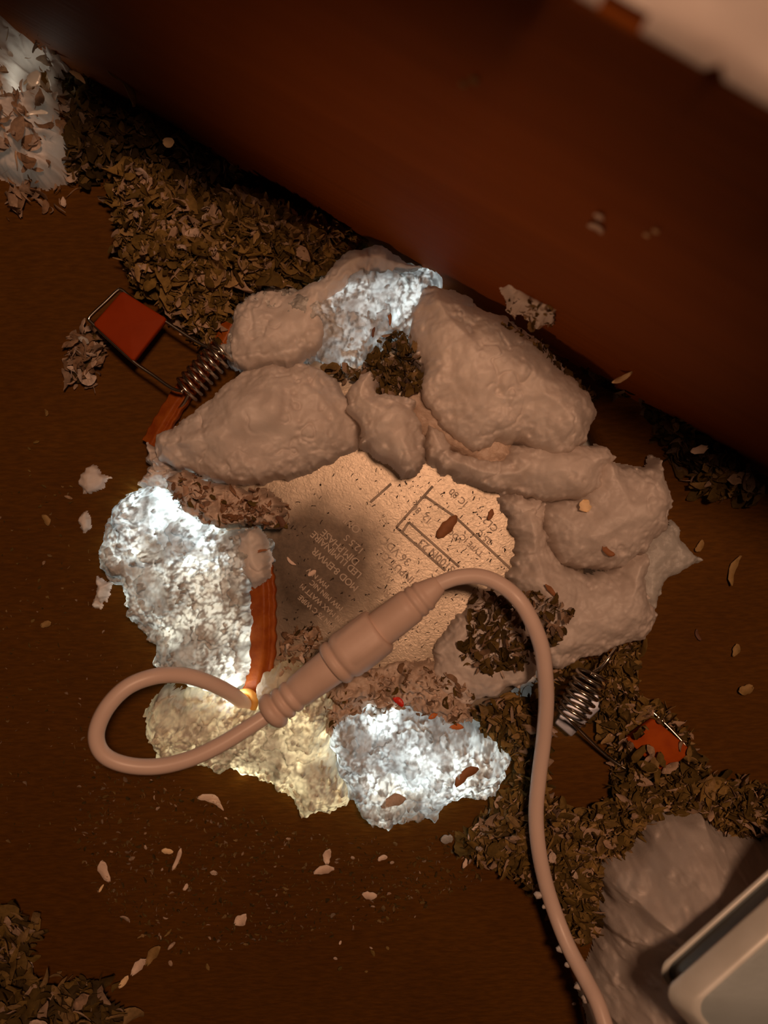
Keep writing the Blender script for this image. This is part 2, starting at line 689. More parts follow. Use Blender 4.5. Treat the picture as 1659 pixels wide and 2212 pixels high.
# ------------------------------------------------------------------ the lamp
LAMP = W(850, 1160, 3)
lamp = empty('recessed_downlight', (LAMP[0], LAMP[1], 0), 'round flat recessed LED downlight seen from behind, embossed plate ringed by foam', 'lamp')
LO = np.array((LAMP[0], LAMP[1], 0))
PLZ = 3.0


def build_lamp():
    n = 96
    ang = np.linspace(0, 2 * np.pi, n, endpoint=False)
    prof = [(0.01, 2.6), (25, 2.6), (39.0, 2.6), (40.0, 2.2), (44.5, 2.0), (46.0, 1.2), (46.5, 0.2), (46.5, -14)]
    V = np.vstack([np.column_stack([r * np.cos(ang), r * np.sin(ang), np.full(n, z)]) for r, z in prof])
    Q = []
    for i in range(len(prof) - 1):
        for k in range(n):
            a, b = i * n + k, i * n + (k + 1) % n
            Q.append((a, a + n, b + n, b))
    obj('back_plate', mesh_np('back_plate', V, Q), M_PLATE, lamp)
    # flange below the board
    prof = [(46.5, -14), (62, -14), (62, -16), (46, -16)]
    V = np.vstack([np.column_stack([r * np.cos(ang), r * np.sin(ang), np.full(n, z)]) for r, z in prof])
    Q = [(i * n + k, i * n + (k + 1) % n, (i + 1) * n + (k + 1) % n, (i + 1) * n + k) for i in range(3) for k in range(n)]
    obj('trim_ring', mesh_np('trim_ring', V, Q), M_HOUSING, lamp)


build_lamp()


def emboss(body, px, py, size, ang=138.0, space=1.0, z=2.62, h=0.22):
    cu = bpy.data.curves.new('embossed_lettering', 'FONT')
    cu.body = body
    cu.size = size * MM
    cu.space_character = space
    cu.extrude = h * 0.5 * MM
    cu.bevel_depth = 0.03 * MM
    cu.resolution_u = 3
    tmp = bpy.data.objects.new('tmp_text', cu)
    COL.objects.link(tmp)
    dg = bpy.context.evaluated_depsgraph_get()
    me = bpy.data.meshes.new_from_object(tmp.evaluated_get(dg))
    me.name = 'embossed_lettering'
    bpy.data.objects.remove(tmp)
    bpy.data.curves.remove(cu)
    me.materials.clear()
    o = obj('embossed_lettering', me, M_TEXT, lamp)
    p = W(px, py, z) - LO
    o.location = p * MM
    o.rotation_euler = (0, 0, math.radians(ang))
    return o


for body, px, py, size, sp in (
    ('MIN 75 C WIRE', 726, 1353, 1.75, 0.95), ('IN MAX WATT M', 741, 1339, 1.75, 0.95), ('MW MIN NIC', 742, 1313, 1.75, 0.95), ('MW NW', 712, 1265, 1.7, 0.95),
    ('MOD 8-EMWR', 776, 1268, 2.35, 0.92), ('LED LUMINAIRE', 783, 1240, 2.35, 0.92), ('DIM.PHASE', 778, 1212, 2.45, 0.95),
    ('12.5 S', 788, 1188, 2.3, 1.0), ('ONLY', 781, 1143, 2.6, 0.95),
    ('36 VDC 31', 890, 1211, 2.7, 0.98), ('INPUT CL.2', 897, 1250, 2.5, 0.98), ('WTT', 848, 1248, 2.4, 0.95), ('RR E', 846, 1282, 2.4, 0.95),
    ('S100N 23', 985, 1228, 2.75, 0.98), ('12  80', 935, 1122, 2.2, 1.0), ('VDC 12', 1000, 1165, 1.9, 1.0), ('TYPE IC', 1046, 1195, 2.0, 1.0),
    ('CL2', 1078, 1140, 2.4, 1.0), ('IC 80', 1012, 1085, 2.3, 1.0), ('25 C', 1064, 1168, 2.1, 1.0),
):
    emboss(body, px, py, size, space=sp)


def ridge_line(x0, y0, x1, y1, w=0.75, h=0.25):
    a, b = W(x0, y0, 2.7) - LO, W(x1, y1, 2.7) - LO
    d = (b - a)[:2]
    d /= np.linalg.norm(d)
    nn = np.array((-d[1], d[0], 0)) * w / 2
    up = np.array((0, 0, 1.0))
    prof = [(-1, -0.2), (-0.6, h), (0.6, h), (1, -0.2)]
    V = [p + nn * s + up * (z - 0.1) for p in (a, b) for s, z in prof]
    Q = [(i, i + 1, 4 + i + 1, 4 + i) for i in range(3)] + [(0, 1, 2, 3), (7, 6, 5, 4)]
    obj('embossed_line', mesh_np('embossed_line', V, Q, smooth=False), M_TEXT, lamp)


for L in ((856, 1139, 935, 1050), (856, 1139, 962, 1233), (883, 1128, 992, 1225), (883, 1128, 870, 1148), (985, 1118, 1104, 1230), (918, 1072, 985, 1118), (800, 1085, 845, 1045)):
    ridge_line(*L)


# orange gasket strips, left of the plate and under the left spring
def strip(pts, w, z, name='gasket_strip', ridges=True):
    C = catmull([W(x, y, zz) - LO for x, y, zz in pts], 10)
    T = np.gradient(C, axis=0)
    T[:, 2] = 0
    T /= np.linalg.norm(T, axis=1)[:, None]
    N = np.column_stack([-T[:, 1], T[:, 0], np.zeros(len(T))])
    prof = [(-1, -2.0), (-1, -0.3), (-0.88, 0.0), (-0.3, 0.05), (-0.1, 0.5), (0.25, 0.5), (0.38, -0.25), (0.6, -0.25), (0.75, 0.25), (0.95, 0.2), (1, -0.2), (1, -2.0)]
    V, Q = [], []
    for i in range(len(C)):
        wob = 1 + 0.06 * math.sin(i * 1.3)
        for s, dz in prof:
            V.append(C[i] + N[i] * s * w / 2 * wob + np.array((0, 0, dz)))
    n = len(prof)
    for i in range(len(C) - 1):
        for k in range(n - 1):
            a = i * n + k
            Q.append((a, a + 1, a + n + 1, a + n))
    Q.append((0, 1, n - 2, n - 1))
    e = (len(C) - 1) * n
    Q.append((e, e + 1, e + n - 2, e + n - 1))
    return obj(name, mesh_np(name, V, Q), M_STRIP, lamp, label='orange rubber gasket strip at the edge of the plate')


strip([(560, 1225, 6), (567, 1270, 6), (568, 1340, 6), (567, 1410, 5.6), (556, 1475, 5), (548, 1510, 5)], 6.0, 6)
strip([(500, 700, 7), (474, 750, 7), (430, 800, 6.5), (385, 860, 6), (350, 915, 5.5), (325, 960, 5)], 4.6, 6)

# grommet where the lead leaves the housing
gc = W(527, 1522, 7) - LO


def torus(c, axis, R, r, nR=40, nr=14):
    axis = np.asarray(axis, float)
    axis /= np.linalg.norm(axis)
    u = np.cross(axis, (0.3, 0.9, 0.1))
    u /= np.linalg.norm(u)
    v = np.cross(axis, u)
    V, Q = [], []
    for i in range(nR):
        a = 2 * np.pi * i / nR
        d = math.cos(a) * u + math.sin(a) * v
        for k in range(nr):
            b = 2 * np.pi * k / nr
            V.append(c + d * (R + r * math.cos(b)) + axis * r * math.sin(b))
    for i in range(nR):
        for k in range(nr):
            a, b = i * nr + k, i * nr + (k + 1) % nr
            c2, d2 = ((i + 1) % nR) * nr + k, ((i + 1) % nR) * nr + (k + 1) % nr
            Q.append((a, b, d2, c2))
    return np.array(V), Q, []


gp = join(torus(gc + np.array((0.4, 0.6, 0)), (-0.35, 0.25, 1), 2.35, 0.85), lathe(gc + np.array((0.6, 0.2, -4)), gc + np.array((-0.6, 0.6, 2)), [(0, 2.6), (3, 2.5), (4.5, 2.1), (6.0, 1.75)], 24))
obj('grommet', mesh_np('grommet', *gp), M_GROM, lamp, label='yellow translucent rubber grommet')


def coil_path(a, b, R, turns, z, lead0=None, lead1=None):
    a, b = np.asarray(a, float), np.asarray(b, float)
    ax = (b - a) / np.linalg.norm(b - a)
    u = np.cross(ax, (0, 0, 1.0))
    u /= np.linalg.norm(u)
    v = np.cross(u, ax)
    n = int(turns * 22)
    t = np.linspace(0, 1, n)
    ang = 2 * np.pi * turns * t
    return a + (b - a) * t[:, None] + R * (np.cos(ang)[:, None] * u + np.sin(ang)[:, None] * v)


def spring_clip(label, coil_a, coil_b, R, turns, z, wire_pts, pad, pad_z, tilt=(0, 0), wr=0.42, pad_mat=None):
    clip = bpy.data.objects.new('spring_clip', None)
    COL.objects.link(clip)
    clip.parent = lamp
    clip['label'] = label
    P = coil_path(W(*coil_a, z) - LO, W(*coil_b, z + 1.0) - LO, R, turns, z)
    obj('coil', mesh_np('coil', *tube(P, wr, 10)), M_WIRE, clip)
    for w in wire_pts:
        C = catmull([W(*p) - LO for p in w], 8)
        obj('wire_arm', mesh_np('wire_arm', *tube(C, wr, 10)), M_WIRE, clip)
    V, Q, T = rounded_slab([(W(x, y, pad_z) - LO)[:2] for x, y in pad], pad_z - 1.3, pad_z + 1.1, 0.35, tilt)
    obj('rubber_sleeve', mesh_np('rubber_sleeve', V, Q, T, smooth=False), pad_mat or M_ORANGE, clip, label='flat orange rubber sleeve on the wire')
    return clip


spring_clip('wire spring clip with an orange rubber sleeve, by the brown heap', (402, 843), (486, 752), 3.15, 7.6, 9,
            [[(395, 846, 12), (370, 838, 11.5), (330, 810, 11), (290, 782, 11), (240, 737, 11), (198, 697, 11), (192, 689, 11), (200, 678, 11), (228, 652, 11), (252, 629, 11), (262, 626, 11), (280, 640, 11), (330, 675, 11), (420, 735, 11), (478, 762, 12)],
             [(408, 850, 9), (398, 868, 7), (385, 885, 5), (372, 905, 3)]],
            [(203, 702), (266, 630), (362, 690), (290, 782)], 11)
spring_clip('wire spring clip by the cable, orange sleeve half buried in loose insulation', (1232, 1552), (1282, 1452), 3.5, 7.3, 10,
            [[(1282, 1452, 13), (1300, 1440, 14), (1318, 1418, 14), (1330, 1400, 12)],
             [(1232, 1555, 11), (1260, 1585, 7), (1320, 1640, 4), (1385, 1680, 5), (1400, 1682, 7), (1460, 1640, 9), (1482, 1622, 9), (1472, 1600, 8), (1400, 1530, 5), (1330, 1490, 4)]],
            [(1352, 1596), (1410, 1550), (1490, 1618), (1430, 1672)], 9, tilt=(0.12, 0.02), pad_mat=M_ORANGE2)

# bright bracket tongue under the right-hand spring
V, Q, T = rounded_slab([(W(x, y, 4) - LO)[:2] for x, y in ((1198, 1562), (1240, 1496), (1292, 1500), (1296, 1530), (1232, 1590))], 3.4, 4.4, 0.2, tilt=(0.1, -0.15))
obj('clip_bracket', mesh_np('clip_bracket', V, Q, T, smooth=False), M_STEEL, lamp, label='bare bright metal bracket tongue')

# ------------------------------------------------------------------ cables and connector
CON_A, CON_B = W(583, 1541, 21), W(948, 1262, 25)
AX = (CON_B - CON_A) / np.linalg.norm(CON_B - CON_A)
CON_L = np.linalg.norm(CON_B - CON_A)
lead = empty('lamp_lead', W(527, 1522, 0), 'short white lead looping out of the grommet to the plug half of the connector', 'cable')
L0 = W(527, 1522, 0)
pts = [(534, 1530, 6), (519, 1513, 10.5), (490, 1493, 15), (445, 1472, 19), (395, 1459, 22), (335, 1461, 25), (275, 1484, 27), (230, 1530, 28), (208, 1585, 28), (222, 1628, 27.5), (268, 1651, 26.5), (335, 1656, 25.5), (405, 1641, 24.5), (470, 1612, 23.5), (530, 1576, 22.3), (583, 1541, 21), (600, 1528, 21.2)]
C = catmull([W(*p) - L0 for p in pts], 12)
obj('cord', mesh_np('cord', *tube(C, 1.75, 22)), M_CABLE, lead)
A0 = CON_A - L0
k = CON_L / 45.0
plug_prof = [(-1.0, 1.9), (-0.6, 3.2), (0.0, 3.9), (0.7, 4.15), (1.5, 4.1), (2.0, 3.7), (2.3, 3.1), (2.7, 3.0), (3.1, 3.6), (3.9, 3.75), (4.3, 3.55), (4.6, 3.15), (5.0, 3.15), (5.3, 3.6), (6.2, 3.7), (6.6, 3.45), (6.9, 3.25), (7.3, 3.3), (7.8, 3.6), (9, 3.72), (13, 3.95), (17.2, 4.15), (18, 4.1)]
obj('plug_body', mesh_np('plug_body', *lathe(A0, A0 + AX, [(t * k, r) for t, r in plug_prof], 44)), M_PLUG, lead)

ring_prof = [(16.9, 3.0), (16.9, 4.6), (17.3, 5.0), (18.0, 5.15), (18.6, 5.05), (18.9, 4.75), (19.3, 4.7), (19.7, 5.1), (20.3, 5.35), (21.0, 5.4), (21.5, 5.35), (21.8, 5.3), (28.6, 5.25), (29.2, 5.05), (29.5, 4.7), (29.6, 3.0)]
sup = empty('supply_cable', W(948, 1262, 0), 'long white cable arching over the plate and running down to the lower right foam', 'cable')
S0 = W(948, 1262, 0)
A1 = CON_A - S0
obj('locking_nut', mesh_np('locking_nut', *lathe(A1, A1 + AX, [(t * k, r) for t, r in ring_prof], 60, ridge=(21.6 * k, 28.8 * k, 5, 0.22))), M_PLUG, sup)
sock_prof = [(28.8, 3.6), (29.4, 4.05), (30, 4.1), (36.5, 3.95), (37.8, 3.85), (38.1, 3.5), (38.5, 3.45), (38.8, 3.75), (39.6, 3.7), (39.9, 3.35), (40.3, 3.3), (40.6, 3.55), (41.4, 3.5), (41.7, 3.1), (42.2, 2.95), (44.0, 2.4), (45.0, 2.0), (45.4, 1.6)]
obj('socket_body', mesh_np('socket_body', *lathe(A1, A1 + AX, [(t * k, r) for t, r in sock_prof], 44)), M_PLUG, sup)
pts = [(920, 1283, 24.6), (948, 1262, 25), (990, 1247, 25.3), (1040, 1246, 26), (1085, 1265, 27), (1122, 1298, 28), (1150, 1345, 27.5), (1170, 1400, 26), (1178, 1460, 24), (1180, 1520, 21.5), (1174, 1600, 18.5), (1164, 1680, 16.5), (1158, 1755, 15.5), (1163, 1830, 15), (1178, 1905, 14.5), (1200, 1975, 14.5), (1228, 2045, 17), (1262, 2110, 21), (1290, 2165, 25), (1312, 2230, 28), (1340, 2310, 31), (1400, 2400, 28), (1500, 2470, 20), (1600, 2500, 14)]
C = catmull([W(*p) - S0 for p in pts], 12)
obj('cord', mesh_np('cord', *tube(C, 1.72, 22)), M_CABLE, sup)
# crumbs of cured foam stuck along the lower end of the cable
for (x, y, z, r) in ((1164, 1934, 14, 0.8), (1176, 1958, 14, 0.5), (1212, 2050, 16, 0.8), (1226, 2084, 18, 0.6), (1252, 2130, 20, 0.9), (1266, 2158, 22, 0.8)):
    c = W(x, y, z) - S0
    V = []
    for i in range(7):
        th = math.pi * (0.02 + 0.96 * i / 6)
        for j in range(9):
            ph = 2 * math.pi * j / 9
            q = r * (0.8 + 0.5 * random.random())
            V.append(c + q * np.array((math.sin(th) * math.cos(ph) * 1.3, math.sin(th) * math.sin(ph), math.cos(th))) if 0 < i < 6 else c + r * np.array((0.02 * j / 9, 0, math.cos(th))))
    Q = [(i * 9 + j, i * 9 + (j + 1) % 9, (i + 1) * 9 + (j + 1) % 9, (i + 1) * 9 + j) for i in range(6) for j in range(9)]
    obj('foam_crumb', mesh_np('foam_crumb', V, Q), M_FOAM, sup, label='crumb of cured foam stuck to the cable')


# ------------------------------------------------------------------ spray foam
def lobe_field(poly_px, zref, base, hgt, R, kind, seed, step_px, edge=0.6, zlow=0.0, holes=(), dome_poly=None):
    P = np.array([W(q[0], q[1], q[2] if len(q) > 2 else zref)[:2] for q in poly_px])
    s = step_px * (H - zref) / F
    x0, y0 = P.min(axis=0) - 2
    x1, y1 = P.max(axis=0) + 2
    nx, ny = int((x1 - x0) / s) + 2, int((y1 - y0) / s) + 2
    X, Y = np.meshgrid(x0 + s * np.arange(nx), y0 + s * np.arange(ny))
    d = poly_dist(X, Y, P)
    for hp in holes:
        hd = poly_dist(X, Y, np.array([W(a, b, zref)[:2] for a, b in hp]))
        d = np.minimum(d, -hd)
    rag = {'smooth': 1.5, 'crumb': 2.2, 'lump': 1.8, 'thin': 2.4, 'mound': 1.6}[kind]
    d = d + rag * (fbm(X / 3.2, Y / 3.2, seed + 3, 4) - 0.5) * 1.6 + (0.9 if kind == 'crumb' else 0.4) * (fbm(X / 0.9, Y / 0.9, seed + 5, 2) - 0.5)
    dt = d
    if dome_poly is not None:
        dt = np.maximum(d, poly_dist(X, Y, np.array([W(q[0], q[1], q[2] if len(q) > 2 else zref)[:2] for q in dome_poly])))
    t = np.clip(dt / R, 0, 1)
    dome = np.sqrt(np.clip(1 - (1 - t) ** 2, 0, 1))
    if kind == 'mound':
        dome = 0.35 * dome + 0.65 * np.sin(t * np.pi / 2)
    low = fbm(X / 16, Y / 16, seed + 31, 3)
    Z = base + hgt * dome * (0.72 + 0.56 * low)
    if kind == 'crumb':
        big = np.sqrt(np.clip(1 - worley(X / 9.0, Y / 9.0, seed + 21) ** 2, 0, 1))
        Z += sstep(0, 3, d) * 4.0 * (big - 0.75)
    thin = np.ones_like(Z)
    k = sstep(0, 1.6, d)
    if kind == 'smooth':
        n1 = fbm(X / 8, Y / 8, seed, 3, 0.42)
        n2 = fbm(X / 2.0, Y / 2.0, seed + 9, 2)
        rough = sstep(0.50, 0.66, fbm(X / 10, Y / 10, seed + 64, 3))
        rid = np.abs(fbm(X / 5.5, Y / 5.5, seed + 40, 3) - 0.5) * 2
        mask = sstep(0.46, 0.62, fbm(X / 9, Y / 9, seed + 60, 2))
        Z += k * (5.2 * (n1 - 0.5) + (0.06 + 0.80 * rough) * (n2 - 0.5) - 0.7 * np.exp(-(rid / 0.06) ** 2) * mask)
        Z += k * rough * 0.30 * (1 - worley(X / 2.6, Y / 2.6, seed + 4))
        pit = worley(X / 5.0, Y / 5.0, seed + 71)
        Z -= k * 0.9 * np.exp(-(pit / 0.13) ** 2) * mask
    elif kind in ('lump', 'mound'):
        n1 = fbm(X / 6, Y / 6, seed, 4)
        b1 = np.sqrt(np.clip(1 - worley(X / 3.6, Y / 3.6, seed + 4) ** 2, 0, 1))
        Z += k * ((4.5 if kind == 'mound' else 2.4) * (n1 - 0.5) + (1.6 if kind == 'mound' else 0.55) * (b1 - 0.6) + 0.35 * (fbm(X / 1.3, Y / 1.3, seed + 8, 3) - 0.5))
    else:
        wx = X + 1.1 * (fbm(X / 2.2, Y / 2.2, seed + 90, 2) - 0.5)
        wy = Y + 1.1 * (fbm(X / 2.2, Y / 2.2, seed + 91, 2) - 0.5)
        b1 = np.sqrt(np.clip(1 - worley(wx / 1.75, wy / 1.75, seed + 4) ** 2, 0, 1))
        b2 = np.sqrt(np.clip(1 - worley(wx / 0.85, wy / 0.85, seed + 5) ** 2, 0, 1))
        ter = fbm(X / 6.5, Y / 6.5, seed + 12, 5, 0.55)
        q = 5.5
        tf = ter * q
        step = np.floor(tf) + sstep(0.42, 0.58, tf - np.floor(tf))
        cr = sstep(0.36, 0.60, fbm(X / 6.5, Y / 6.5, seed + 55, 3))
        Z += k * (2.1 * (step / q - 0.5) * 5.0 + (0.45 + 0.55 * cr) * (1.15 * (b1 - 0.6) + 0.6 * (b2 - 0.6)) + 0.9 * (fbm(X / 3, Y / 3, seed, 4) - 0.5))
        c1 = np.clip(1 - worley(wx / 1.45, wy / 1.45, seed + 14) / 0.8, 0, 1)
        c2 = np.clip(1 - worley(wx / 0.80, wy / 0.80, seed + 15) / 0.8, 0, 1)
        cell = 0.5 * c1 + 0.5 * c2
        bub = 0.12 + 1.30 * sstep(0.18, 0.74, cell)
        thin = bub * cr + (0.34 + 0.30 * sstep(0.2, 0.7, cell)) * (1 - cr)
        thin *= 0.65 + 0.7 * fbm(X / 2.0, Y / 2.0, seed + 77, 4)
        patch = fbm(X / 7, Y / 7, seed + 83, 3)
        thin *= 0.40 + 1.15 * sstep(0.34, 0.66, patch)
        edgef = sstep(0.0, 0.10, np.abs(tf - np.floor(tf) - 0.5))
        thin *= 0.50 + 0.50 * edgef
    # steep wall down to what the lobe sits on
    if kind == 'mound':
        cap = 33.0 + 4.5 * (fbm(X / 5, Y / 5, seed + 13, 3) - 0.3)
        Z = cap - np.log1p(np.exp(np.clip((cap - Z) / 2.5, -30, 30))) * 2.5
    if kind == 'smooth':
        edge = max(edge, 1.3)
    Z = zlow + (np.maximum(Z, zlow + 0.3) - zlow) * sstep(-0.1, edge, d)
    ins = d > -0.12
    return X, Y, Z, d, thin, ins


def grid_mesh(name, X, Y, Z, ins, attr=None, aname='thin'):
    ny, nx = X.shape
    c = ins[:-1, :-1] & ins[1:, :-1] & ins[:-1, 1:] & ins[1:, 1:]
    ii, jj = np.nonzero(c)
    idx = ii * nx + jj
    quads = np.column_stack([idx, idx + 1, idx + nx + 1, idx + nx])
    used = np.zeros(nx * ny, bool)
    used[quads.ravel()] = True
    remap = np.cumsum(used) - 1
    quads = remap[quads]
    V = np.column_stack([X.ravel(), Y.ravel(), Z.ravel()])[used]
    me = mesh_np(name, V, quads)
    if attr is not None:
        a = np.clip(attr.ravel()[used], 0, 1.6)
        at = me.attributes.new(aname, 'FLOAT_COLOR', 'POINT')
        buf = np.column_stack([a, a, a, np.ones_like(a)]).astype(np.float32)
        at.data.foreach_set('color', buf.ravel())
    return me


foam = empty('spray_foam_ring', W(850, 1160, 0), 'ring of cured pale spray foam round the lamp, partly glowing from the lamp below', 'foam')
F0 = W(850, 1160, 0)
FIELDS = []


def lobe(poly, zref, base, hgt, R, kind, seed, step, mat, label=None, edge=0.6, zlow=0.0, holes=(), dome_poly=None, parent=None, origin=None, name='foam_lobe', **kw):
    X, Y, Z, d, thin, ins = lobe_field(poly, zref, base, hgt, R, kind, seed, step, edge, zlow, holes, dome_poly)
    FIELDS.append((X[0, 0], Y[0, 0], X[0, 1] - X[0, 0], np.where(ins, Z, -1)))
    o0 = F0 if origin is None else origin
    me = grid_mesh(name, X - o0[0], Y - o0[1], Z, ins, thin)
    return obj(name, me, mat, foam if parent is None else parent, label=label, **kw)


def surf(x, y):
    """height (mm) of the foam or plate or board under a point in mm"""
    z = 0.0
    if math.hypot(x - LO[0], y - LO[1]) < 46:
        z = 2.7
    for (x0, y0, s, Z) in FIELDS:
        j, i = int(round((x - x0) / s)), int(round((y - y0) / s))
        if 0 <= i < Z.shape[0] and 0 <= j < Z.shape[1] and Z[i, j] > z:
            z = Z[i, j]
    return z


lobe([(478, 720), (490, 660), (540, 612), (600, 608), (640, 612), (690, 590), (715, 552), (745, 525), (785, 520), (820, 514), (850, 528), (880, 552), (935, 558), (962, 580), (960, 650), (930, 700), (890, 720), (845, 722), (800, 775), (760, 795), (700, 785), (640, 775), (560, 805), (500, 800), (470, 760)],
     9, 1, 11, 10, 'crumb', 101, 2.2, M_FOAMG, 'open-celled foam at the back, glowing pale from below')
lobe([(480, 700), (500, 640), (560, 606), (620, 612), (690, 590), (715, 552), (750, 524), (820, 514), (850, 528), (885, 554), (938, 562), (900, 588), (840, 600), (760, 612), (725, 650), (720, 700), (690, 750), (640, 778), (540, 800), (480, 780)],
     14, 7, 9, 8, 'smooth', 111, 2.6, M_FOAM, None, zlow=5)
lobe([(368, 905), (322, 930), (312, 958), (328, 1000), (362, 1008), (400, 1022), (465, 1048), (560, 1052), (640, 1022), (720, 992), (776, 968), (778, 900), (762, 868), (742, 838), (722, 800), (660, 772), (580, 772), (500, 800), (440, 850), (402, 880)],
     14, 5, 15, 14, 'smooth', 131, 2.4, M_FOAM, 'long smooth foam lobe over the upper left of the plate', zlow=2)
lobe([(735, 838), (762, 808), (800, 782), (822, 800), (815, 834), (862, 840), (900, 858), (918, 890), (922, 940), (922, 1000), (908, 1030), (872, 1030), (846, 1002), (800, 982), (772, 958), (774, 915), (742, 880)],
     20, 8, 15, 7, 'smooth', 151, 2.2, M_FOAM, 'small tongue-shaped foam lobe above the plate', zlow=3)
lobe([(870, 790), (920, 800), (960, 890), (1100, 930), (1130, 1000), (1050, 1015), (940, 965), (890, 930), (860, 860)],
     8, 3, 7, 4, 'lump', 165, 2.6, M_FOAMB, 'filler foam coloured dark for shade in the cavity between the lobes', zlow=2.6)  # dark foam colour stands in for the shade of the cavity
lobe([(912, 952), (925, 905), (965, 930), (985, 960), (1040, 984), (1085, 985), (1100, 955), (1200, 950), (1310, 950), (1345, 985), (1310, 1050), (1262, 1092), (1180, 1085), (1120, 1068), (1062, 1062), (1010, 1042), (958, 1018), (928, 990)],
     15, 6, 13, 8, 'smooth', 171, 2.4, M_FOAM, 'crescent foam lobe with a dark cavity above it', zlow=3)
lobe([(880, 690), (884, 640), (905, 608), (945, 594), (1000, 604), (1058, 640), (1110, 656), (1155, 688), (1205, 728), (1255, 790), (1300, 838), (1312, 890), (1296, 955), (1250, 985), (1190, 985), (1130, 950), (1088, 958), (1030, 982), (965, 925), (922, 872), (905, 822), (915, 780), (888, 740)],
     22, 8, 20, 16, 'smooth', 191, 2.4, M_FOAM, 'largest smooth foam lobe, below the joist', zlow=3)
lobe([(1100, 1085), (1180, 1070), (1190, 1180), (1230, 1225), (1280, 1245), (1330, 1240), (1360, 1190), (1412, 1195), (1406, 1250), (1422, 1310), (1432, 1330), (1420, 1362), (1395, 1390), (1330, 1412), (1290, 1428), (1200, 1452), (1165, 1420), (1150, 1350), (1128, 1300), (1100, 1250), (1118, 1200), (1108, 1150)],
     10, 3, 12, 12, 'lump', 211, 2.5, M_FOAM, 'lumpy foam right of the cable arch', zlow=0)
lobe([(1376, 1185), (1455, 1118), (1482, 1165), (1528, 1212), (1500, 1218), (1442, 1262), (1430, 1292), (1422, 1330), (1380, 1300), (1355, 1225)],
     4, 1, 5, 5, 'lump', 231, 2.4, M_FOAMG, 'thin grey-white foam skirt on the board at the far right')
lobe([(1176, 1105), (1200, 1082), (1250, 1078), (1272, 1040), (1298, 975), (1350, 992), (1420, 1005), (1432, 980), (1450, 984), (1456, 1010), (1452, 1035), (1470, 1060), (1476, 1095), (1452, 1150), (1420, 1192), (1372, 1222), (1330, 1242), (1270, 1240), (1220, 1222), (1190, 1180)],
     14, 5, 16, 14, 'smooth', 251, 2.4, M_FOAM, 'smooth domed foam lobe on the right', zlow=2)
lobe([(1085, 1075), (1130, 1062), (1185, 1085), (1192, 1130), (1180, 1165), (1140, 1160), (1115, 1130), (1090, 1105)],
     10, 4, 8, 5, 'lump', 261, 2.4, M_FOAM, None, zlow=2.6)
lobe([(236, 1092), (290, 1052), (345, 1055), (420, 1118), (500, 1138), (560, 1128), (582, 1180), (576, 1258), (546, 1272), (550, 1330), (543, 1400), (532, 1480), (490, 1504), (400, 1490), (330, 1478), (326, 1400), (298, 1368), (270, 1340), (256, 1300), (238, 1262), (208, 1230), (204, 1180), (216, 1130)],
     9, 1.5, 11, 9, 'crumb', 301, 2.0, M_FOAMG, 'crumbly open foam glowing white on the left')
lobe([(500, 1150), (545, 1128), (574, 1165), (580, 1215), (578, 1256), (538, 1276), (505, 1248), (496, 1195)],
     15, 9, 4.5, 4, 'smooth', 321, 2.0, M_FOAM, 'pinkish skin flap of foam over the orange strip', zlow=7)
lobe([(312, 948), (345, 985), (390, 1018), (372, 1052), (330, 1062), (288, 1052), (296, 1020), (318, 1000)],
     6, 1, 7, 5, 'crumb', 331, 2.2, M_FOAM, None)
lobe([(330, 1502), (420, 1480), (500, 1502), (545, 1522), (556, 1470), (600, 1440), (655, 1448), (700, 1480), (725, 1530), (705, 1585), (722, 1640), (742, 1700), (755, 1752), (700, 1772), (650, 1776), (632, 1742), (572, 1702), (520, 1682), (430, 1664), (350, 1652), (312, 1605), (300, 1548)],
     8, 1.5, 10, 9, 'crumb', 351, 2.0, M_FOAMY, 'yellowish crumbly glowing foam under the lead loop')
lobe([(545, 1500), (562, 1462), (600, 1440), (655, 1446), (690, 1470), (668, 1505), (620, 1530), (590, 1560), (560, 1545)],
     12, 7, 7, 5, 'smooth', 361, 2.2, M_FOAMY, 'smooth foam bulge behind the plug', zlow=4)
lobe([(715, 1570), (780, 1532), (870, 1526), (960, 1542), (1012, 1570), (1060, 1602), (1112, 1650), (1102, 1702), (1052, 1742), (980, 1752), (942, 1782), (880, 1802), (820, 1797), (770, 1772), (748, 1735), (728, 1680), (706, 1622)],
     9, 1.5, 11, 10, 'crumb', 371, 2.0, M_FOAMG, 'crumbly open foam glowing bluish white at the bottom of the ring')
lobe([(930, 1450), (945, 1400), (985, 1350), (1010, 1310), (1040, 1272), (1090, 1282), (1150, 1340), (1172, 1420), (1168, 1472), (1110, 1492), (1062, 1512), (1010, 1532), (955, 1512)],
     8, 4, 7, 7, 'lump', 391, 2.4, M_FOAM, 'dirty foam lump under the cable arch', zlow=2)
lobe([(690, 1490), (760, 1450), (850, 1440), (930, 1430), (1000, 1500), (1030, 1560), (960, 1570), (850, 1550), (760, 1555), (712, 1600), (700, 1560)],
     6, 2.5, 5, 6, 'crumb', 401, 2.2, M_FOAMB, 'brown-grey dusty foam between plug and plate edge', zlow=0)
lobe([(345, 1030), (390, 1010), (460, 1045), (560, 1055), (610, 1085), (600, 1140), (540, 1140), (470, 1140), (410, 1115), (355, 1070)],
     14, 9, 5, 5, 'crumb', 411, 2.4, M_FOAMB, 'brown dusty debris crusted over the foam', zlow=2)
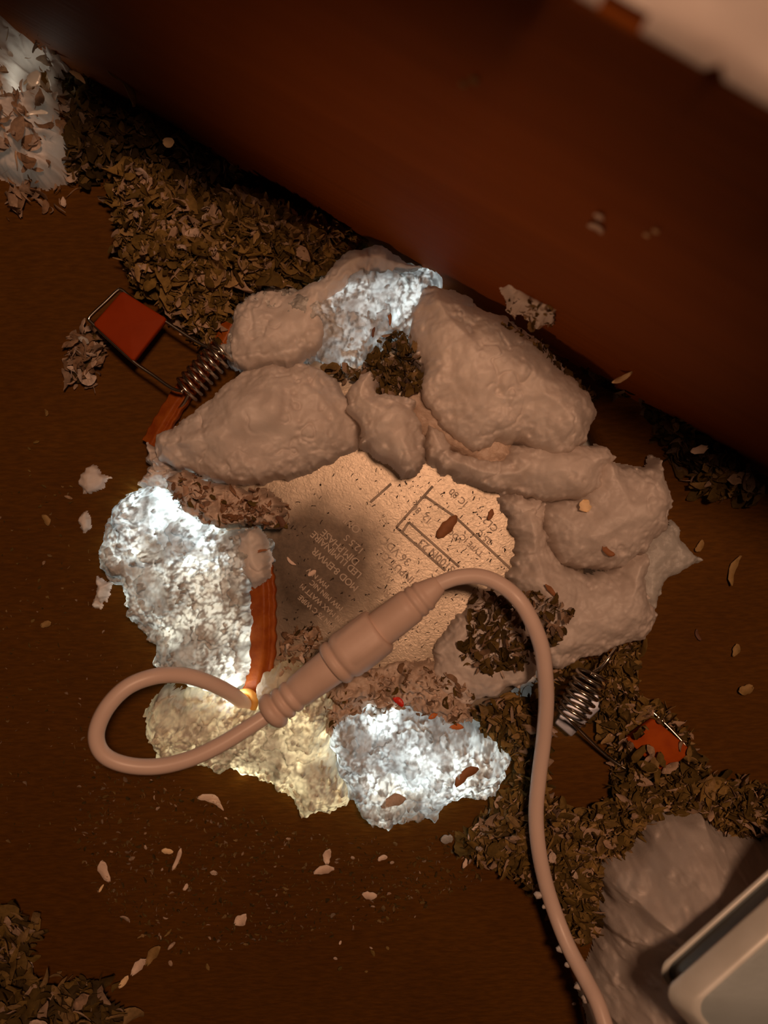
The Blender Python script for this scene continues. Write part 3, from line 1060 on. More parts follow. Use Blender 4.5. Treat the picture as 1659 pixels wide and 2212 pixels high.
# stray wisps of foam on the board left of the ring
for i, poly in enumerate(([(168, 1020), (200, 1005), (236, 1030), (232, 1060), (190, 1066), (166, 1050)], [(168, 1105), (190, 1098), (198, 1140), (182, 1160), (166, 1142)], [(205, 1245), (240, 1260), (232, 1300), (214, 1330), (200, 1290)])):
    o = W(*poly[0], 0)
    lobe(poly, 1, 0.4, 2.6, 3, 'lump', 431 + i, 2.2, M_FOAM, label=('fluffy white foam scrap on the board, highest of three left of the ring', 'white foam scrap on the board, middle of three left of the ring', 'foam scrap touching the ring, lowest of three on its left')[i],
         parent=False, origin=o, name='foam_scrap', cat='foam', group='foam scraps left of the ring').location = (o[0] * MM, o[1] * MM, 0)
# a foam shred clinging along the foot of the joist
o = W(1150, 645, 0)
lobe([(1080, 594), (1112, 596), (1150, 610), (1182, 636), (1212, 658), (1206, 690), (1165, 690), (1135, 668), (1120, 672), (1104, 648)], 34, 30, 3, 3, 'smooth', 452, 2.0, M_FOAM, label='torn pale foam shred against the joist above the largest lobe', parent=False, origin=o, name='foam_shred', cat='foam', zlow=27).location = (o[0] * MM, o[1] * MM, 0)

# foam mound by the metal box, lower right
MOUND_EDGE = [(1320, 2420), (1280, 2260), (1266, 2200), (1256, 2150), (1286, 2070), (1306, 2010), (1290, 1990), (1308, 1940), (1298, 1905), (1300, 1880), (1318, 1858), (1368, 1842), (1395, 1795), (1450, 1758), (1520, 1762), (1562, 1802), (1640, 1814), (1760, 1730), (1900, 1640)]
o = W(1450, 2020, 0)
lobe(MOUND_EDGE + [(2050, 1700, 30), (2060, 2250, 38), (1800, 2560, 38)],
     6, 1, 46, 30, 'mound', 471, 2.8, M_FOAM, edge=1.0, dome_poly=MOUND_EDGE + [(2300, 1600, 30), (2200, 2300, 38), (2000, 2700, 38), (1320, 2700)], label='pinkish lumpy foam mound against the metal box, lower right', parent=False, origin=o, name='foam_mound', cat='foam').location = (o[0] * MM, o[1] * MM, 0)
MOUND = FIELDS[-1]


def on_mound(x, y):
    x0, y0, s, Z = MOUND
    j, i = int(round((x - x0) / s)), int(round((y - y0) / s))
    return 0 <= i < Z.shape[0] and 0 <= j < Z.shape[1] and Z[i, j] > 3


# blurred pale foam crust along the top of the joist
XJ, YJ = np.meshgrid(np.arange(-40, 340, 1.2), np.arange(-3.2, 60, 0.7))
dd = np.minimum(YJ + 3.4 - 5.0 * fbm(XJ / 14, XJ * 0 + 3, 5, 3), 60 - YJ)
ZJ = JH + 0.4 + 1.6 * np.sqrt(np.clip(dd, 0, 2) / 2) + sstep(0, 8, dd) * (2 + 8 * fbm(XJ / 14, YJ / 14, 77, 4))
ins = dd > 0
me = grid_mesh('foam_crust', XJ, YJ, np.where(dd > 0.6, ZJ, JH - 0.9), ins, np.ones_like(ZJ))
oc = obj('foam_crust', me, M_FOAM, label='blurred pale foam crust along the top of the joist', cat='foam')
oc.location = (J0[0] * MM, J0[1] * MM, 0)
oc.rotation_euler = (0, 0, J_ANG)


# ------------------------------------------------------------------ metal box, lower right
BU = np.array((0.748, 0.664))
BN = np.array((0.664, -0.748))      # away from the image centre


def bpt(s, d, z):
    p = BU * s + BN * d
    return np.array((p[0], p[1], z))


ZB = 55.0
corner_px = (1478, 2166)
cxy = W(*corner_px, ZB)[:2]
S_L = float(cxy @ BU)
S_R = S_L + 120
box = empty('junction_box', bpt(S_L, 105, 0), 'grey painted metal junction box with a bright folded lid edge, lower right corner', 'box')
BO = bpt(S_L, 105, 0)


def boxed(name, prof, sl, sr, mat, label=None, mirror=None):
    """sweep the profile along the long side and round the short side"""
    # rings: profile points offset outward (prof d is distance from the long face, measured inward positive)
    D0 = 105.2
    V, Q = [], []
    n = len(prof)
    corners = []
    for (d, z) in prof:
        e = d - D0                      # inward positive
        r = 3.0
        ring = [bpt(sr, d, z)]
        ccx, ccd = sl + r + e, d + r      # corner rounding centre
        for a in np.linspace(0, math.pi / 2, 7):
            ring.append(bpt(sl + e + r - r * math.sin(a), d + r - r * math.cos(a), z))
        ring.append(bpt(sl + e, D0 + 90, z))
        corners.append(ring)
    m = len(corners[0])
    V = np.array([p - BO for ring in corners for p in ring])
    for i in range(n - 1):
        for k2 in range(m - 1):
            a = i * m + k2
            Q.append((a, a + 1, a + m + 1, a + m))
    return obj(name, mesh_np(name, V, Q, smooth=False), mat, box, label=label)


D0 = 105.2
boxed('lid_rim', [(D0 + 0.8, 55.0), (D0 + 0.1, 54.9), (D0 - 0.5, 54.4), (D0 - 1.6, 52.4), (D0 - 2.4, 50.8), (D0 - 2.6, 50.0), (D0 - 2.2, 49.4), (D0 + 1.5, 49.2)], S_L, S_R, M_BARE, 'bright bare folded rim of the lid')
boxed('lid', [(D0 + 60, 54.6), (D0 + 2.2, 54.6), (D0 + 1.4, 54.3), (D0 + 0.7, 54.2)], S_L, S_R, M_BOX)
boxed('side_wall', [(D0 + 1.4, 49.5), (D0 + 0.8, 46), (D0 + 0.4, 41.0), (D0 - 0.2, 40.2)], S_L, S_R, M_BOX)
boxed('flange', [(D0 - 0.1, 40.6), (D0 - 0.2, 40.8), (D0 - 0.9, 40.7), (D0 - 1.15, 40.2), (D0 - 0.9, 39.4), (D0 + 0.5, 39.2)], S_L - 0.5, S_R, M_BARE, 'thin bright flange below the lid')
boxed('body', [(D0 + 0.5, 39.4), (D0 + 58.0, 38.5), (D0 + 58, 20), (D0 + 58, 0)], S_L, S_R, M_BOX)

# ------------------------------------------------------------------ loose insulation
PAL = np.array([c for _, c in OLIVE])
PALP = np.array([c for _, c in PALE])


def flake_arrays(rs, n, size, curl):
    """n little curled chips; returns V (n, 21, 3) in mm about the origin, and the quad pattern"""
    u = np.linspace(-1, 1, 7)
    v = np.linspace(-1, 1, 3)
    U, Vv = np.meshgrid(u, v, indexing='ij')
    L = size * (0.5 + 0.9 * rs.random(n)) / 2
    ratio = np.where(rs.random(n) < 0.3, 0.07 + 0.1 * rs.random(n), 0.22 + 0.38 * rs.random(n))
    Wd = L * ratio
    wprof = np.sqrt(np.clip(1 - np.abs(u) ** 2 * 0.97, 0.02, 1))
    X = U[None] * L[:, None, None]
    Y = Vv[None] * Wd[:, None, None] * wprof[None, :, None] * (0.8 + 0.4 * rs.random((n, 7, 1)))
    cu = (rs.random(n) - 0.35) * curl
    tw = (rs.random(n) - 0.5) * 1.8
    Z = cu[:, None, None] * L[:, None, None] * (U[None] ** 2 - 0.4) + 0.45 * Wd[:, None, None] * (Vv[None] ** 2) * rs.choice([-1, 1], n)[:, None, None]
    ca, sa = np.cos(tw[:, None, None] * U[None]), np.sin(tw[:, None, None] * U[None])
    Y, Z = Y * ca - Z * sa, Y * sa + Z * ca
    bend = (rs.random(n) - 0.5)[:, None, None] * 1.0
    Y = Y + bend * L[:, None, None] * U[None] ** 2
    V = np.stack([X, Y, Z], axis=-1).reshape(n, 21, 3)
    Q = np.array([(i * 3 + j, i * 3 + j + 1, (i + 1) * 3 + j + 1, (i + 1) * 3 + j) for i in range(6) for j in range(2)])
    return V, Q


def rot_rand(rs, n, tilt):
    a, c = rs.random(n) * 2 * np.pi, rs.random(n) * 2 * np.pi
    b = np.abs(rs.normal(0, tilt, n))
    ca, sa, cb, sb, cc, sc_ = np.cos(a), np.sin(a), np.cos(b), np.sin(b), np.cos(c), np.sin(c)
    R = np.zeros((n, 3, 3))
    R[:, 0, 0] = ca * cc - sa * cb * sc_
    R[:, 0, 1] = -ca * sc_ - sa * cb * cc
    R[:, 0, 2] = sa * sb
    R[:, 1, 0] = sa * cc + ca * cb * sc_
    R[:, 1, 1] = -sa * sc_ + ca * cb * cc
    R[:, 1, 2] = -ca * sb
    R[:, 2, 0] = sb * sc_
    R[:, 2, 1] = sb * cc
    R[:, 2, 2] = cb
    return R


def tint_mesh(me, cols):
    at = me.attributes.new('tint', 'FLOAT_COLOR', 'POINT')
    at.data.foreach_set('color', np.column_stack([cols, np.ones(len(cols))]).astype(np.float32).ravel())


def sample_poly(rs, P, n, holes=()):
    lo, hi = P.min(axis=0), P.max(axis=0)
    out = np.zeros((0, 2))
    while len(out) < n:
        q = lo + (hi - lo) * rs.random((n * 2, 2))
        d = poly_dist(q[:, 0], q[:, 1], P)
        ok = d > 0
        for hp in holes:
            ok &= poly_dist(q[:, 0], q[:, 1], hp) < 0
        out = np.vstack([out, q[ok]])
    return out[:n]


def heap(label, poly_px, zref, hmax, n, size, seed, pal=PAL, R=8.0, tilt=0.8, curl=0.9, holes=(), ground=None, mound=True, dark=1.0, name='loose_insulation', cat='insulation', layers=0.55, base=0.0, group=None, avoid=False):
    rs = np.random.default_rng(seed)
    P = np.array([W(x, y, zref)[:2] for x, y in poly_px])
    HO = [np.array([W(x, y, zref)[:2] for x, y in hp]) for hp in holes]
    org = np.array((P.mean(axis=0)[0], P.mean(axis=0)[1], 0))

    def hfun(x, y):
        d = poly_dist(x, y, P)
        for hp in HO:
            d = np.minimum(d, -poly_dist(x, y, hp))
        d = d + 3.0 * (fbm(x / 4, y / 4, seed + 2, 3) - 0.5)
        t = np.clip(d / R, 0, 1)
        z = base + hmax * np.sqrt(np.clip(1 - (1 - t) ** 2, 0, 1)) * (0.55 + 0.75 * fbm(x / 8, y / 8, seed, 3))
        return z, d

    pts = sample_poly(rs, P, n, HO)
    if avoid:
        pts = pts[np.array([not on_mound(x, y) for x, y in pts])]
        n = len(pts)
    z, d = hfun(pts[:, 0], pts[:, 1])
    g = np.array([surf(x, y) for x, y in pts]) if ground is None else np.full(n, ground)
    V, Q = flake_arrays(rs, n, size, curl)
    sc = 0.5 + 0.9 * rs.random(n) ** 1.6
    V = V * sc[:, None, None]
    Rm = rot_rand(rs, n, tilt)
    V = np.einsum('nij,nkj->nki', Rm, V)
    top = np.maximum(z, 0) if ground is not None else g + np.maximum(z, 0)
    depth = rs.random(n) ** 2 * layers * np.maximum(z, 0)
    zc = top - depth + 0.3
    V = V + np.stack([pts[:, 0], pts[:, 1], zc], axis=-1)[:, None, :]
    low = V[:, :, 2].min(axis=1)
    flo = (g if ground is None else np.zeros(n))
    V[:, :, 2] += np.maximum(flo + 0.1 - low, 0)[:, None]
    VV = V.reshape(-1, 3) - org
    QQ = (Q[None] + (np.arange(n) * 21)[:, None, None]).reshape(-1, 4)
    ci = np.clip((rs.random(n) ** 1.5) * len(pal), 0, len(pal) - 1).astype(int)
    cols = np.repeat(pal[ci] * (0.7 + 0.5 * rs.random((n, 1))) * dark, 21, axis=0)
    if mound and hmax > 2:
        s = 0.9
        x0, y0 = P.min(axis=0) - 1
        x1, y1 = P.max(axis=0) + 1
        X, Y = np.meshgrid(np.arange(x0, x1, s), np.arange(y0, y1, s))
        Zm, dm = hfun(X, Y)
        Zm = Zm * 0.8 - 1.0 + 1.6 * (fbm(X / 1.6, Y / 1.6, seed + 8, 3) - 0.5)
        ok = dm > 0.4
        if avoid:
            ok &= ~np.vectorize(on_mound)(X, Y)
        ny, nx = X.shape
        c = ok[:-1, :-1] & ok[1:, :-1] & ok[:-1, 1:] & ok[1:, 1:]
        ii, jj = np.nonzero(c)
        idx = ii * nx + jj
        q = np.column_stack([idx, idx + 1, idx + nx + 1, idx + nx])
        mv = np.column_stack([X.ravel(), Y.ravel(), np.maximum(Zm.ravel(), 0.05)]) - org
        QQ = np.vstack([QQ, q + len(VV)])
        VV = np.vstack([VV, mv])
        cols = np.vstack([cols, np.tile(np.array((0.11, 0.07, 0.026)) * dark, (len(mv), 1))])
    me = mesh_np(name, VV, QQ)
    tint_mesh(me, cols)
    o = obj(name, me, M_FL_S, label=label, cat=cat, kind='stuff', group=group)
    o.location = org * MM
    return hfun, P, HO


h1 = heap('brown flaky loose-fill insulation heaped above the left spring clip', [(220, 372), (262, 342), (340, 340), (430, 400), (540, 400), (600, 420), (650, 452), (760, 478), (792, 512), (730, 550), (700, 590), (600, 612), (545, 618), (505, 650), (482, 700), (478, 748), (430, 740), (372, 690), (335, 640), (285, 610), (262, 575), (240, 500), (228, 430)],
          10, 17, 4600, 4.0, 601, R=11, tilt=1.15)
h1b = heap('insulation tinted dark for the shadow between the joist and the pale clump', [(110, 60), (250, 0), (300, 60), (340, 180), (470, 300), (560, 395), (470, 395), (330, 345), (230, 370), (170, 390), (110, 330), (140, 210)],
           8, 9, 1000, 4.0, 611, R=8, tilt=1.0, dark=0.5)  # chip tints darkened to paint in the shadow here
h2 = heap('loose insulation tinted dark for shadow along the joist foot behind the right foam', [(1030, 590), (1100, 640), (1200, 700), (1320, 790), (1450, 880), (1560, 950), (1650, 1040), (1640, 1090), (1560, 1060), (1480, 1010), (1440, 960), (1400, 860), (1310, 830), (1250, 770), (1180, 700), (1100, 660)],
          6, 9, 420, 4.2, 621, R=6, tilt=0.7, dark=0.38)  # chip tints darkened: the joist's shadow is put into their colour
h2b = heap('small clump of tan flakes by the joist at the right edge', [(1505, 1020), (1545, 990), (1600, 1010), (1612, 1040), (1570, 1080), (1520, 1075)], 6, 7, 60, 4.8, 626, R=5, tilt=0.8)
h3 = heap('brown loose insulation around the right spring clip and cable', [(1018, 1545), (1090, 1520), (1175, 1490), (1215, 1452), (1300, 1432), (1400, 1395), (1395, 1460), (1385, 1510), (1450, 1545), (1510, 1590), (1520, 1650), (1570, 1690), (1700, 1720), (1760, 1880), (1640, 1850), (1540, 1780), (1440, 1760), (1395, 1800), (1370, 1850), (1312, 1870), (1304, 1960), (1296, 2050), (1240, 2040), (1180, 1960), (1120, 1920), (1060, 1880), (1015, 1870), (1000, 1840), (1060, 1770), (1110, 1700), (1125, 1650), (1060, 1600)],
          8, 10, 4200, 4.0, 631, R=8, tilt=1.1, avoid=True, holes=([(1190, 1580), (1290, 1560), (1340, 1640), (1330, 1740), (1250, 1775), (1190, 1740)], [(1205, 1470), (1300, 1450), (1300, 1560), (1200, 1600)], [(1376, 1606), (1410, 1572), (1445, 1575), (1490, 1615), (1470, 1650), (1425, 1660), (1420, 1610)]))
h4 = heap('loose insulation heap in the lower left corner', [(-60, 2140), (60, 2130), (140, 2150), (210, 2140), (262, 2220), (280, 2330), (-60, 2330)], 10, 16, 420, 5.0, 641, R=9, dark=0.8)
h4b = heap('loose insulation clump at the left edge above the corner heap', [(-60, 2000), (20, 1985), (58, 2010), (50, 2080), (30, 2125), (-60, 2130)], 10, 14, 160, 5.0, 646, R=8, dark=0.8)
h5 = heap('small fluffy insulation clump left of the orange sleeve', [(135, 720), (180, 700), (232, 720), (215, 780), (190, 830), (140, 830)], 5, 6, 110, 3.8, 651, R=5, pal=PALP, dark=0.8)
h8 = heap('olive insulation flakes lodged under the cable arch', [(1030, 1290), (1110, 1270), (1200, 1290), (1232, 1320), (1190, 1400), (1140, 1440), (1050, 1450), (990, 1430), (1010, 1370)], 12, 4, 420, 2.9, 661, R=6, mound=False, pal=np.vstack([PAL[:3] * 0.6, PALP * 0.7]))
h9 = heap('mossy brown insulation tuft between the upper foam lobes', [(690, 770), (780, 790), (800, 740), (850, 700), (890, 710), (912, 780), (912, 840), (860, 850), (815, 850), (800, 800), (740, 815)], 15, 5, 420, 2.6, 671, R=4, mound=False, dark=0.6)
h10 = heap('grey fuzz tuft on the plate above the plug', [(598, 1390), (640, 1355), (685, 1360), (700, 1400), (665, 1440), (610, 1445)], 6, 2.5, 130, 2.2, 681, R=4, mound=False, pal=np.vstack([PALP, PAL[:1] * 0.5]))
h6 = heap('brown crumbs crusted on the upper left foam beside the plate', [(350, 1040), (400, 1015), (470, 1050), (560, 1060), (625, 1100), (600, 1150), (520, 1142), (440, 1130), (380, 1090)], 16, 0.8, 170, 2.2, 691, R=4, mound=False, pal=np.vstack([PALP * np.array((0.62, 0.5, 0.42)), PAL[:1]]), name='insulation_crumbs')
h7 = heap('grey-brown fibrous crumbs beside the plug', [(700, 1490), (780, 1452), (880, 1440), (980, 1450), (1040, 1520), (1020, 1560), (940, 1560), (860, 1540), (770, 1545), (715, 1585)], 9, 0.8, 260, 1.8, 701, R=4, mound=False, pal=np.vstack([PALP * 0.8, PAL[:1]]), name='insulation_crumbs')
heap('brown crumbs dusting the upper right edge of the largest foam lobe', [(1090, 650), (1200, 690), (1290, 770), (1352, 822), (1322, 862), (1250, 800), (1170, 735), (1090, 690)], 27, 0.8, 230, 1.7, 706, R=4, mound=False, pal=PAL, dark=0.8, name='insulation_crumbs')
heap('fine sawdust and fibres scattered on the board below the ring', [(180, 1640), (320, 1660), (640, 1790), (900, 1815), (1100, 1760), (1080, 1880), (900, 1980), (640, 2040), (380, 2060), (240, 1980), (150, 1800)], 0, 0.2, 2200, 0.85, 711, R=3, mound=False, ground=0, tilt=0.3, dark=0.6, name='sawdust', cat='dust')
heap('fine dust specks on the bare board at far left and right', [(0, 1050), (160, 1050), (220, 1300), (320, 1480), (200, 1500), (190, 1700), (0, 1900)], 0, 0.2, 260, 0.8, 716, R=3, mound=False, ground=0, tilt=0.3, dark=0.7, name='sawdust', cat='dust')


# dark fibres and specks lying on the plate
def fibres(n, seed):
    rs = np.random.default_rng(seed)
    P = np.array([W(x, y, 3)[:2] for x, y in ((600, 1090), (700, 1030), (780, 980), (860, 1010), (960, 1040), (1080, 1090), (1110, 1220), (1000, 1400), (900, 1450), (760, 1440), (640, 1420), (590, 1300))])
    pts = sample_poly(rs, P, n)
    keep = np.array([surf(x, y) < 3.2 for x, y in pts])
    pts = pts[keep]
    xm = W(820, 1100, 3)[0]
    pts = pts[(rs.random(len(pts)) < 0.35) | (pts[:, 0] > xm)]
    # more of them towards the right of the plate
    parts = []
    for (x, y) in pts:
        L = 0.25 + 0.9 * rs.random() ** 2
        a = rs.random() * 6.28 if rs.random() < 0.4 else math.radians(rs.normal(48, 25))
        cv = (rs.random() - 0.5) * 2.2
        pp = []
        q = np.array((x, y))
        for i in range(4):
            pp.append((q[0] - LO[0], q[1] - LO[1], 2.85 + 0.12 * rs.random()))
            q = q + L / 3 * np.array((math.cos(a), math.sin(a)))
            a += cv / 3
        r = 0.05 + 0.07 * rs.random() ** 2
        parts.append(tube(pp, r, 4))
    for i in range(60):
        x, y = pts[i]
        r = 0.10 + 0.16 * rs.random() ** 2
        parts.append(tube([(x - LO[0], y - LO[1] - r, 2.85), (x - LO[0], y - LO[1], 2.87), (x - LO[0] + 0.02, y - LO[1] + r, 2.85)], [r * 0.6, r, r * 0.5], 6))
    V, Q, T = join(*parts)
    o = obj('dust_fibres', mesh_np('dust_fibres', V, Q, T), M_DARKF, label='tiny dark fibres and specks lying on the back plate', cat='dust', kind='stuff')
    o.location = LO * MM


fibres(520, 801)


# single chips: a few shapes with thickness, copied
def chip_mesh(name, L, Wd, curl, seed, thick=0.16, tip=0.9, fold=0.25):
    rs = np.random.default_rng(seed)
    nu, nv = 7, 3
    u = np.linspace(-1, 1, nu)
    v = np.linspace(-1, 1, nv)
    U, Vv = np.meshgrid(u, v, indexing='ij')
    wp = np.clip(1 - np.abs(u) ** 2.4 * tip, 0.06, 1) ** 0.6 * (0.8 + 0.4 * rs.random(nu))
    X = U * L / 2
    Y = Vv * Wd / 2 * wp[:, None] + (rs.random() - 0.5) * 0.25 * L * U ** 2
    Z = curl * L / 2 * (U ** 2 - 0.4) + fold * Wd * Vv ** 2 + 0.08 * L * (rs.random((nu, nv)) - 0.5)
    top = np.stack([X, Y, Z + thick / 2], -1).reshape(-1, 3)
    bot = np.stack([X, Y, Z - thick / 2], -1).reshape(-1, 3)
    N = nu * nv
    Q = []
    for i in range(nu - 1):
        for j in range(nv - 1):
            a = i * nv + j
            q = (a, a + nv, a + nv + 1, a + 1)
            Q.append(q)
            Q.append(tuple(N + k2 for k2 in q[::-1]))
    rim = [i * nv for i in range(nu)] + [(nu - 1) * nv + j for j in range(1, nv)] + [i * nv + nv - 1 for i in range(nu - 2, -1, -1)] + [j for j in range(nv - 2, 0, -1)]
    for a, b in zip(rim, rim[1:] + rim[:1]):
        Q.append((a, N + a, N + b, b))
    return mesh_np(name, np.vstack([top, bot]), Q)


SHAPES = []
for i in range(10):
    SHAPES.append(((4.2, 1.9, 0.3), (3.6, 2.2, 0.15), (5.0, 1.5, 0.5), (3.0, 1.2, 0.2), (4.6, 2.4, 0.35), (2.4, 1.3, 0.1), (3.8, 0.9, 0.6), (3.2, 1.8, -0.3), (4.4, 1.2, -0.4), (2.8, 1.9, 0.25))[i])
CHIPS = {}
for key, mat in (('olive', M_FL_O), ('pale', M_FL_P), ('brown', M_FL_B)):
    CHIPS[key] = []
    for i, (L, Wd, cu) in enumerate(SHAPES):
        me = chip_mesh('insulation_flake', L, Wd, cu, 900 + i)
        me.materials.append(mat)
        CHIPS[key].append(me)


def put_chip(me, x, y, z, rot, scale, label, group, name='insulation_flake', cat='flake'):
    o = bpy.data.objects.new(name, me)
    COL.objects.link(o)
    o.location = (x * MM, y * MM, z * MM)
    o.rotation_euler = rot
    o.scale = (scale, scale, scale)
    o['label'] = label
    o['category'] = cat
    if group:
        o['group'] = group
    return o


def heap_chips(hf, n, label, group, seed, scale=(0.8, 1.4), pale=0.25, ground=False):
    hfun, P, HO = hf
    rs = np.random.default_rng(seed)
    pts = sample_poly(rs, P, n, HO)
    z, d = hfun(pts[:, 0], pts[:, 1])
    for (x, y), zz in zip(pts, z):
        if on_mound(x, y):
            continue
        key = 'pale' if rs.random() < pale else 'olive'
        me = CHIPS[key][rs.integers(10)]
        b = max(zz, 0) + (surf(x, y) if ground else 0)
        put_chip(me, x, y, b + 1.2, (rs.normal(0, 0.6), rs.normal(0, 0.6), rs.random() * 6.28), scale[0] + (scale[1] - scale[0]) * rs.random(), key + ' ' + label, key + ' ' + group)


heap_chips(h1, 70, 'curled chip among the top flakes of the heap above the left clip', 'flakes on the heap above the left clip', 1001, (0.55, 1.0), 0.28)
heap_chips(h3, 70, 'curled chip among the top flakes around the right clip and cable', 'flakes around the right clip', 1002, (0.5, 0.95), 0.35)
heap_chips(h4, 22, 'chip on top of the lower left corner heap', 'flakes on the corner heap', 1003, (0.8, 1.4), 0.3)
heap_chips(h2b, 8, 'tan chip in the small clump by the joist, right edge', 'flakes in the right edge clump', 1004, (0.9, 1.4), 0.5)
heap_chips(h5, 8, 'pale curl in the small clump left of the orange sleeve', 'curls left of the orange sleeve', 1005, (0.6, 1.0), 0.9)

# chips half burying the right-hand sleeve
rs = np.random.default_rng(1090)
for (px, py, kk) in ((1380, 1628, 'olive'), (1398, 1640, 'pale'), (1412, 1655, 'olive'), (1362, 1606, 'pale'), (1404, 1618, 'olive'), (1426, 1640, 'olive'), (1472, 1606, 'pale'), (1486, 1628, 'olive'), (1424, 1556, 'pale'), (1390, 1572, 'olive'), (1448, 1660, 'pale'), (1420, 1672, 'olive'), (1396, 1654, 'olive'), (1375, 1584, 'olive')):
    p = W(px, py, 11.5)
    put_chip(CHIPS[kk][rs.integers(10)], p[0], p[1], 11.4 + rs.random(), (rs.normal(0, 0.4), rs.normal(0, 0.4), rs.random() * 6.28), 0.8 + 0.4 * rs.random(),
             kk + ' chip lying on the orange sleeve of the right-hand clip', kk + ' chips on the right-hand orange sleeve')

# scattered chips on the bare board
rs = np.random.default_rng(1100)
BP = np.array([W(x, y, 0)[:2] for x, y in ((200, 1700), (330, 1680), (640, 1800), (900, 1830), (1050, 1800), (1000, 1950), (800, 2100), (560, 2080), (330, 2110), (220, 1950))])
for (x, y) in sample_poly(rs, BP, 46):
    put_chip(CHIPS['pale' if rs.random() < 0.55 else 'olive'][rs.integers(10)], x, y, 0.5, (rs.normal(0, 0.2), rs.normal(0, 0.2), rs.random() * 6.28), 0.25 + 0.35 * rs.random() ** 2,
             'small chip lying singly on the bare brown board below the ring', 'chips scattered below the ring')
BP = np.array([W(x, y, 0)[:2] for x, y in ((60, 850), (190, 860), (240, 980), (150, 1080), (60, 1350), (250, 1400), (200, 1450), (60, 1420))])
for (x, y) in sample_poly(rs, BP, 10):
    put_chip(CHIPS['olive'][rs.integers(10)], x, y, 0.4, (rs.normal(0, 0.2), rs.normal(0, 0.2), rs.random() * 6.28), 0.2 + 0.3 * rs.random() ** 2,
             'small chip lying singly on the bare board left of the ring', 'chips scattered left of the ring')


def one(px, py, L, Wd, deg, mat, label, curl=0.2, tilt=(0, 0), lift=0.6, z=None, name='insulation_flake', cat='flake', seed=1, tip=0.9, fold=0.25, zref=None):
    zr = 0.0 if zref is None else zref
    for _ in range(3):
        p = W(px, py, zr)
        zz = (surf(p[0], p[1]) + lift) if z is None else z
        zr = zz
    p = W(px, py, zz)
    me = chip_mesh(name, L, Wd, curl, seed, tip=tip, fold=fold)
    me.materials.append(mat)
    return put_chip(me, p[0], p[1], p[2], (tilt[0], tilt[1], math.radians(deg)), 1.0, label, None, name, cat)


M_C_PALE = plain('chip_pale', (0.72, 0.55, 0.44), (0.60, 0.44, 0.34), 0.7)
M_C_TAN = plain('chip_tan', (0.85, 0.62, 0.36), (0.80, 0.56, 0.32), 0.7)
M_C_BRN = plain('chip_brown', (0.30, 0.12, 0.045), (0.22, 0.085, 0.03), 0.7)
M_C_DRK = plain('chip_dark', (0.12, 0.05, 0.025), rough=0.7)
M_C_ORG = plain('chip_orange', (0.55, 0.16, 0.035), rough=0.7)
M_C_OLV = plain('chip_olive', (0.30, 0.18, 0.06), (0.22, 0.13, 0.04), 0.7)

one(1004, 1672, 6.6, 2.2, 38, M_C_BRN, 'reddish brown wood chip on the glowing foam at the ring bottom', 0.12, lift=1.2, seed=21, name='wood_chip')
one(842, 684, 4.2, 0.9, 100, M_C_BRN, 'curved brown sliver on the glowing foam at the back', 0.1, lift=0.9, seed=22, name='wood_sliver')
one(806, 718, 2.4, 0.7, 80, M_C_DRK, 'short dark sliver at the mossy tuft edge', 0.2, lift=1.6, seed=23, name='wood_sliver')
one(862, 1514, 3.0, 1.5, -40, M_RED, 'bright red plastic scrap beside the plug', 0.1, lift=1.2, seed=24, name='plastic_scrap', cat='scrap')
one(936, 1546, 2.6, 1.3, 35, M_C_ORG, 'orange chip, left of two above the bottom glowing foam', 0.1, lift=1.0, seed=25, name='wood_chip')
one(985, 1569, 3.4, 1.3, 5, M_C_ORG, 'orange chip, right of two above the bottom glowing foam', 0.1, lift=1.0, seed=26, name='wood_chip')
one(848, 1728, 6.0, 2.6, 20, M_FOAMB, 'brownish foam crumb on the lower glowing foam', 0.05, lift=0.8, seed=27, name='foam_crumb', cat='crumb')
one(225, 1882, 5.4, 2.3, -68, M_C_PALE, 'pale leaf-shaped chip alone on the board, lower left', 0.1, lift=0.7, seed=28, tip=1.0)
one(219, 1918, 2.2, 0.6, 60, M_C_TAN, 'tan sliver below the pale leaf-shaped chip', 0.2, lift=0.6, seed=29)
one(454, 1722, 5.6, 1.9, -14, M_C_PALE, 'pinkish split chip right under the yellowish foam edge', 0.15, lift=0.8, seed=30, fold=0.4)
one(470, 1736, 4.2, 0.9, -35, M_C_PALE, 'thin pinkish sliver beside the split chip', 0.2, lift=1.0, seed=31)
one(384, 1856, 5.6, 1.0, 68, M_C_PALE, 'narrow white strip curl on the board, lower left', 0.15, lift=0.8, seed=32)
one(362, 1838, 2.8, 1.3, -8, M_C_TAN, 'tan chip beside the narrow white strip', 0.1, lift=0.6, seed=33)
one(402, 1916, 1.8, 0.9, 60, M_C_PALE, 'small oval chip below the narrow white strip', 0.1, lift=0.5, seed=34)
one(522, 1986, 3.6, 2.4, 40, M_C_PALE, 'pale pink triangular chip on the lower board', 0.1, lift=0.6, seed=35, tip=1.0)
one(798, 1934, 3.6, 1.7, -8, M_C_PALE, 'pale chip with a ragged top, bottom middle of the board', 0.15, lift=0.6, seed=36)
one(706, 1848, 3.6, 1.9, 80, M_C_PALE, 'curled pale chip, upper of a pair below the ring', 0.4, lift=1.2, seed=37)
one(700, 1878, 5.0, 1.9, 12, M_C_PALE, 'curled pale chip, lower of a pair below the ring', 0.4, lift=0.8, seed=38)
one(826, 1852, 2.4, 1.2, 20, M_C_PALE, 'tiny pale chip below the bottom glowing foam', 0.2, lift=0.6, seed=39)
one(1030, 1795, 6.2, 3.0, 48, M_C_PALE, 'large folded tan chip at the lower right of the bottom foam', 0.3, lift=1.8, seed=40, fold=0.35)
one(1012, 1852, 5.4, 1.2, 62, M_C_PALE, 'narrow twisted pale chip below the large folded chip', 0.3, lift=1.0, seed=41)
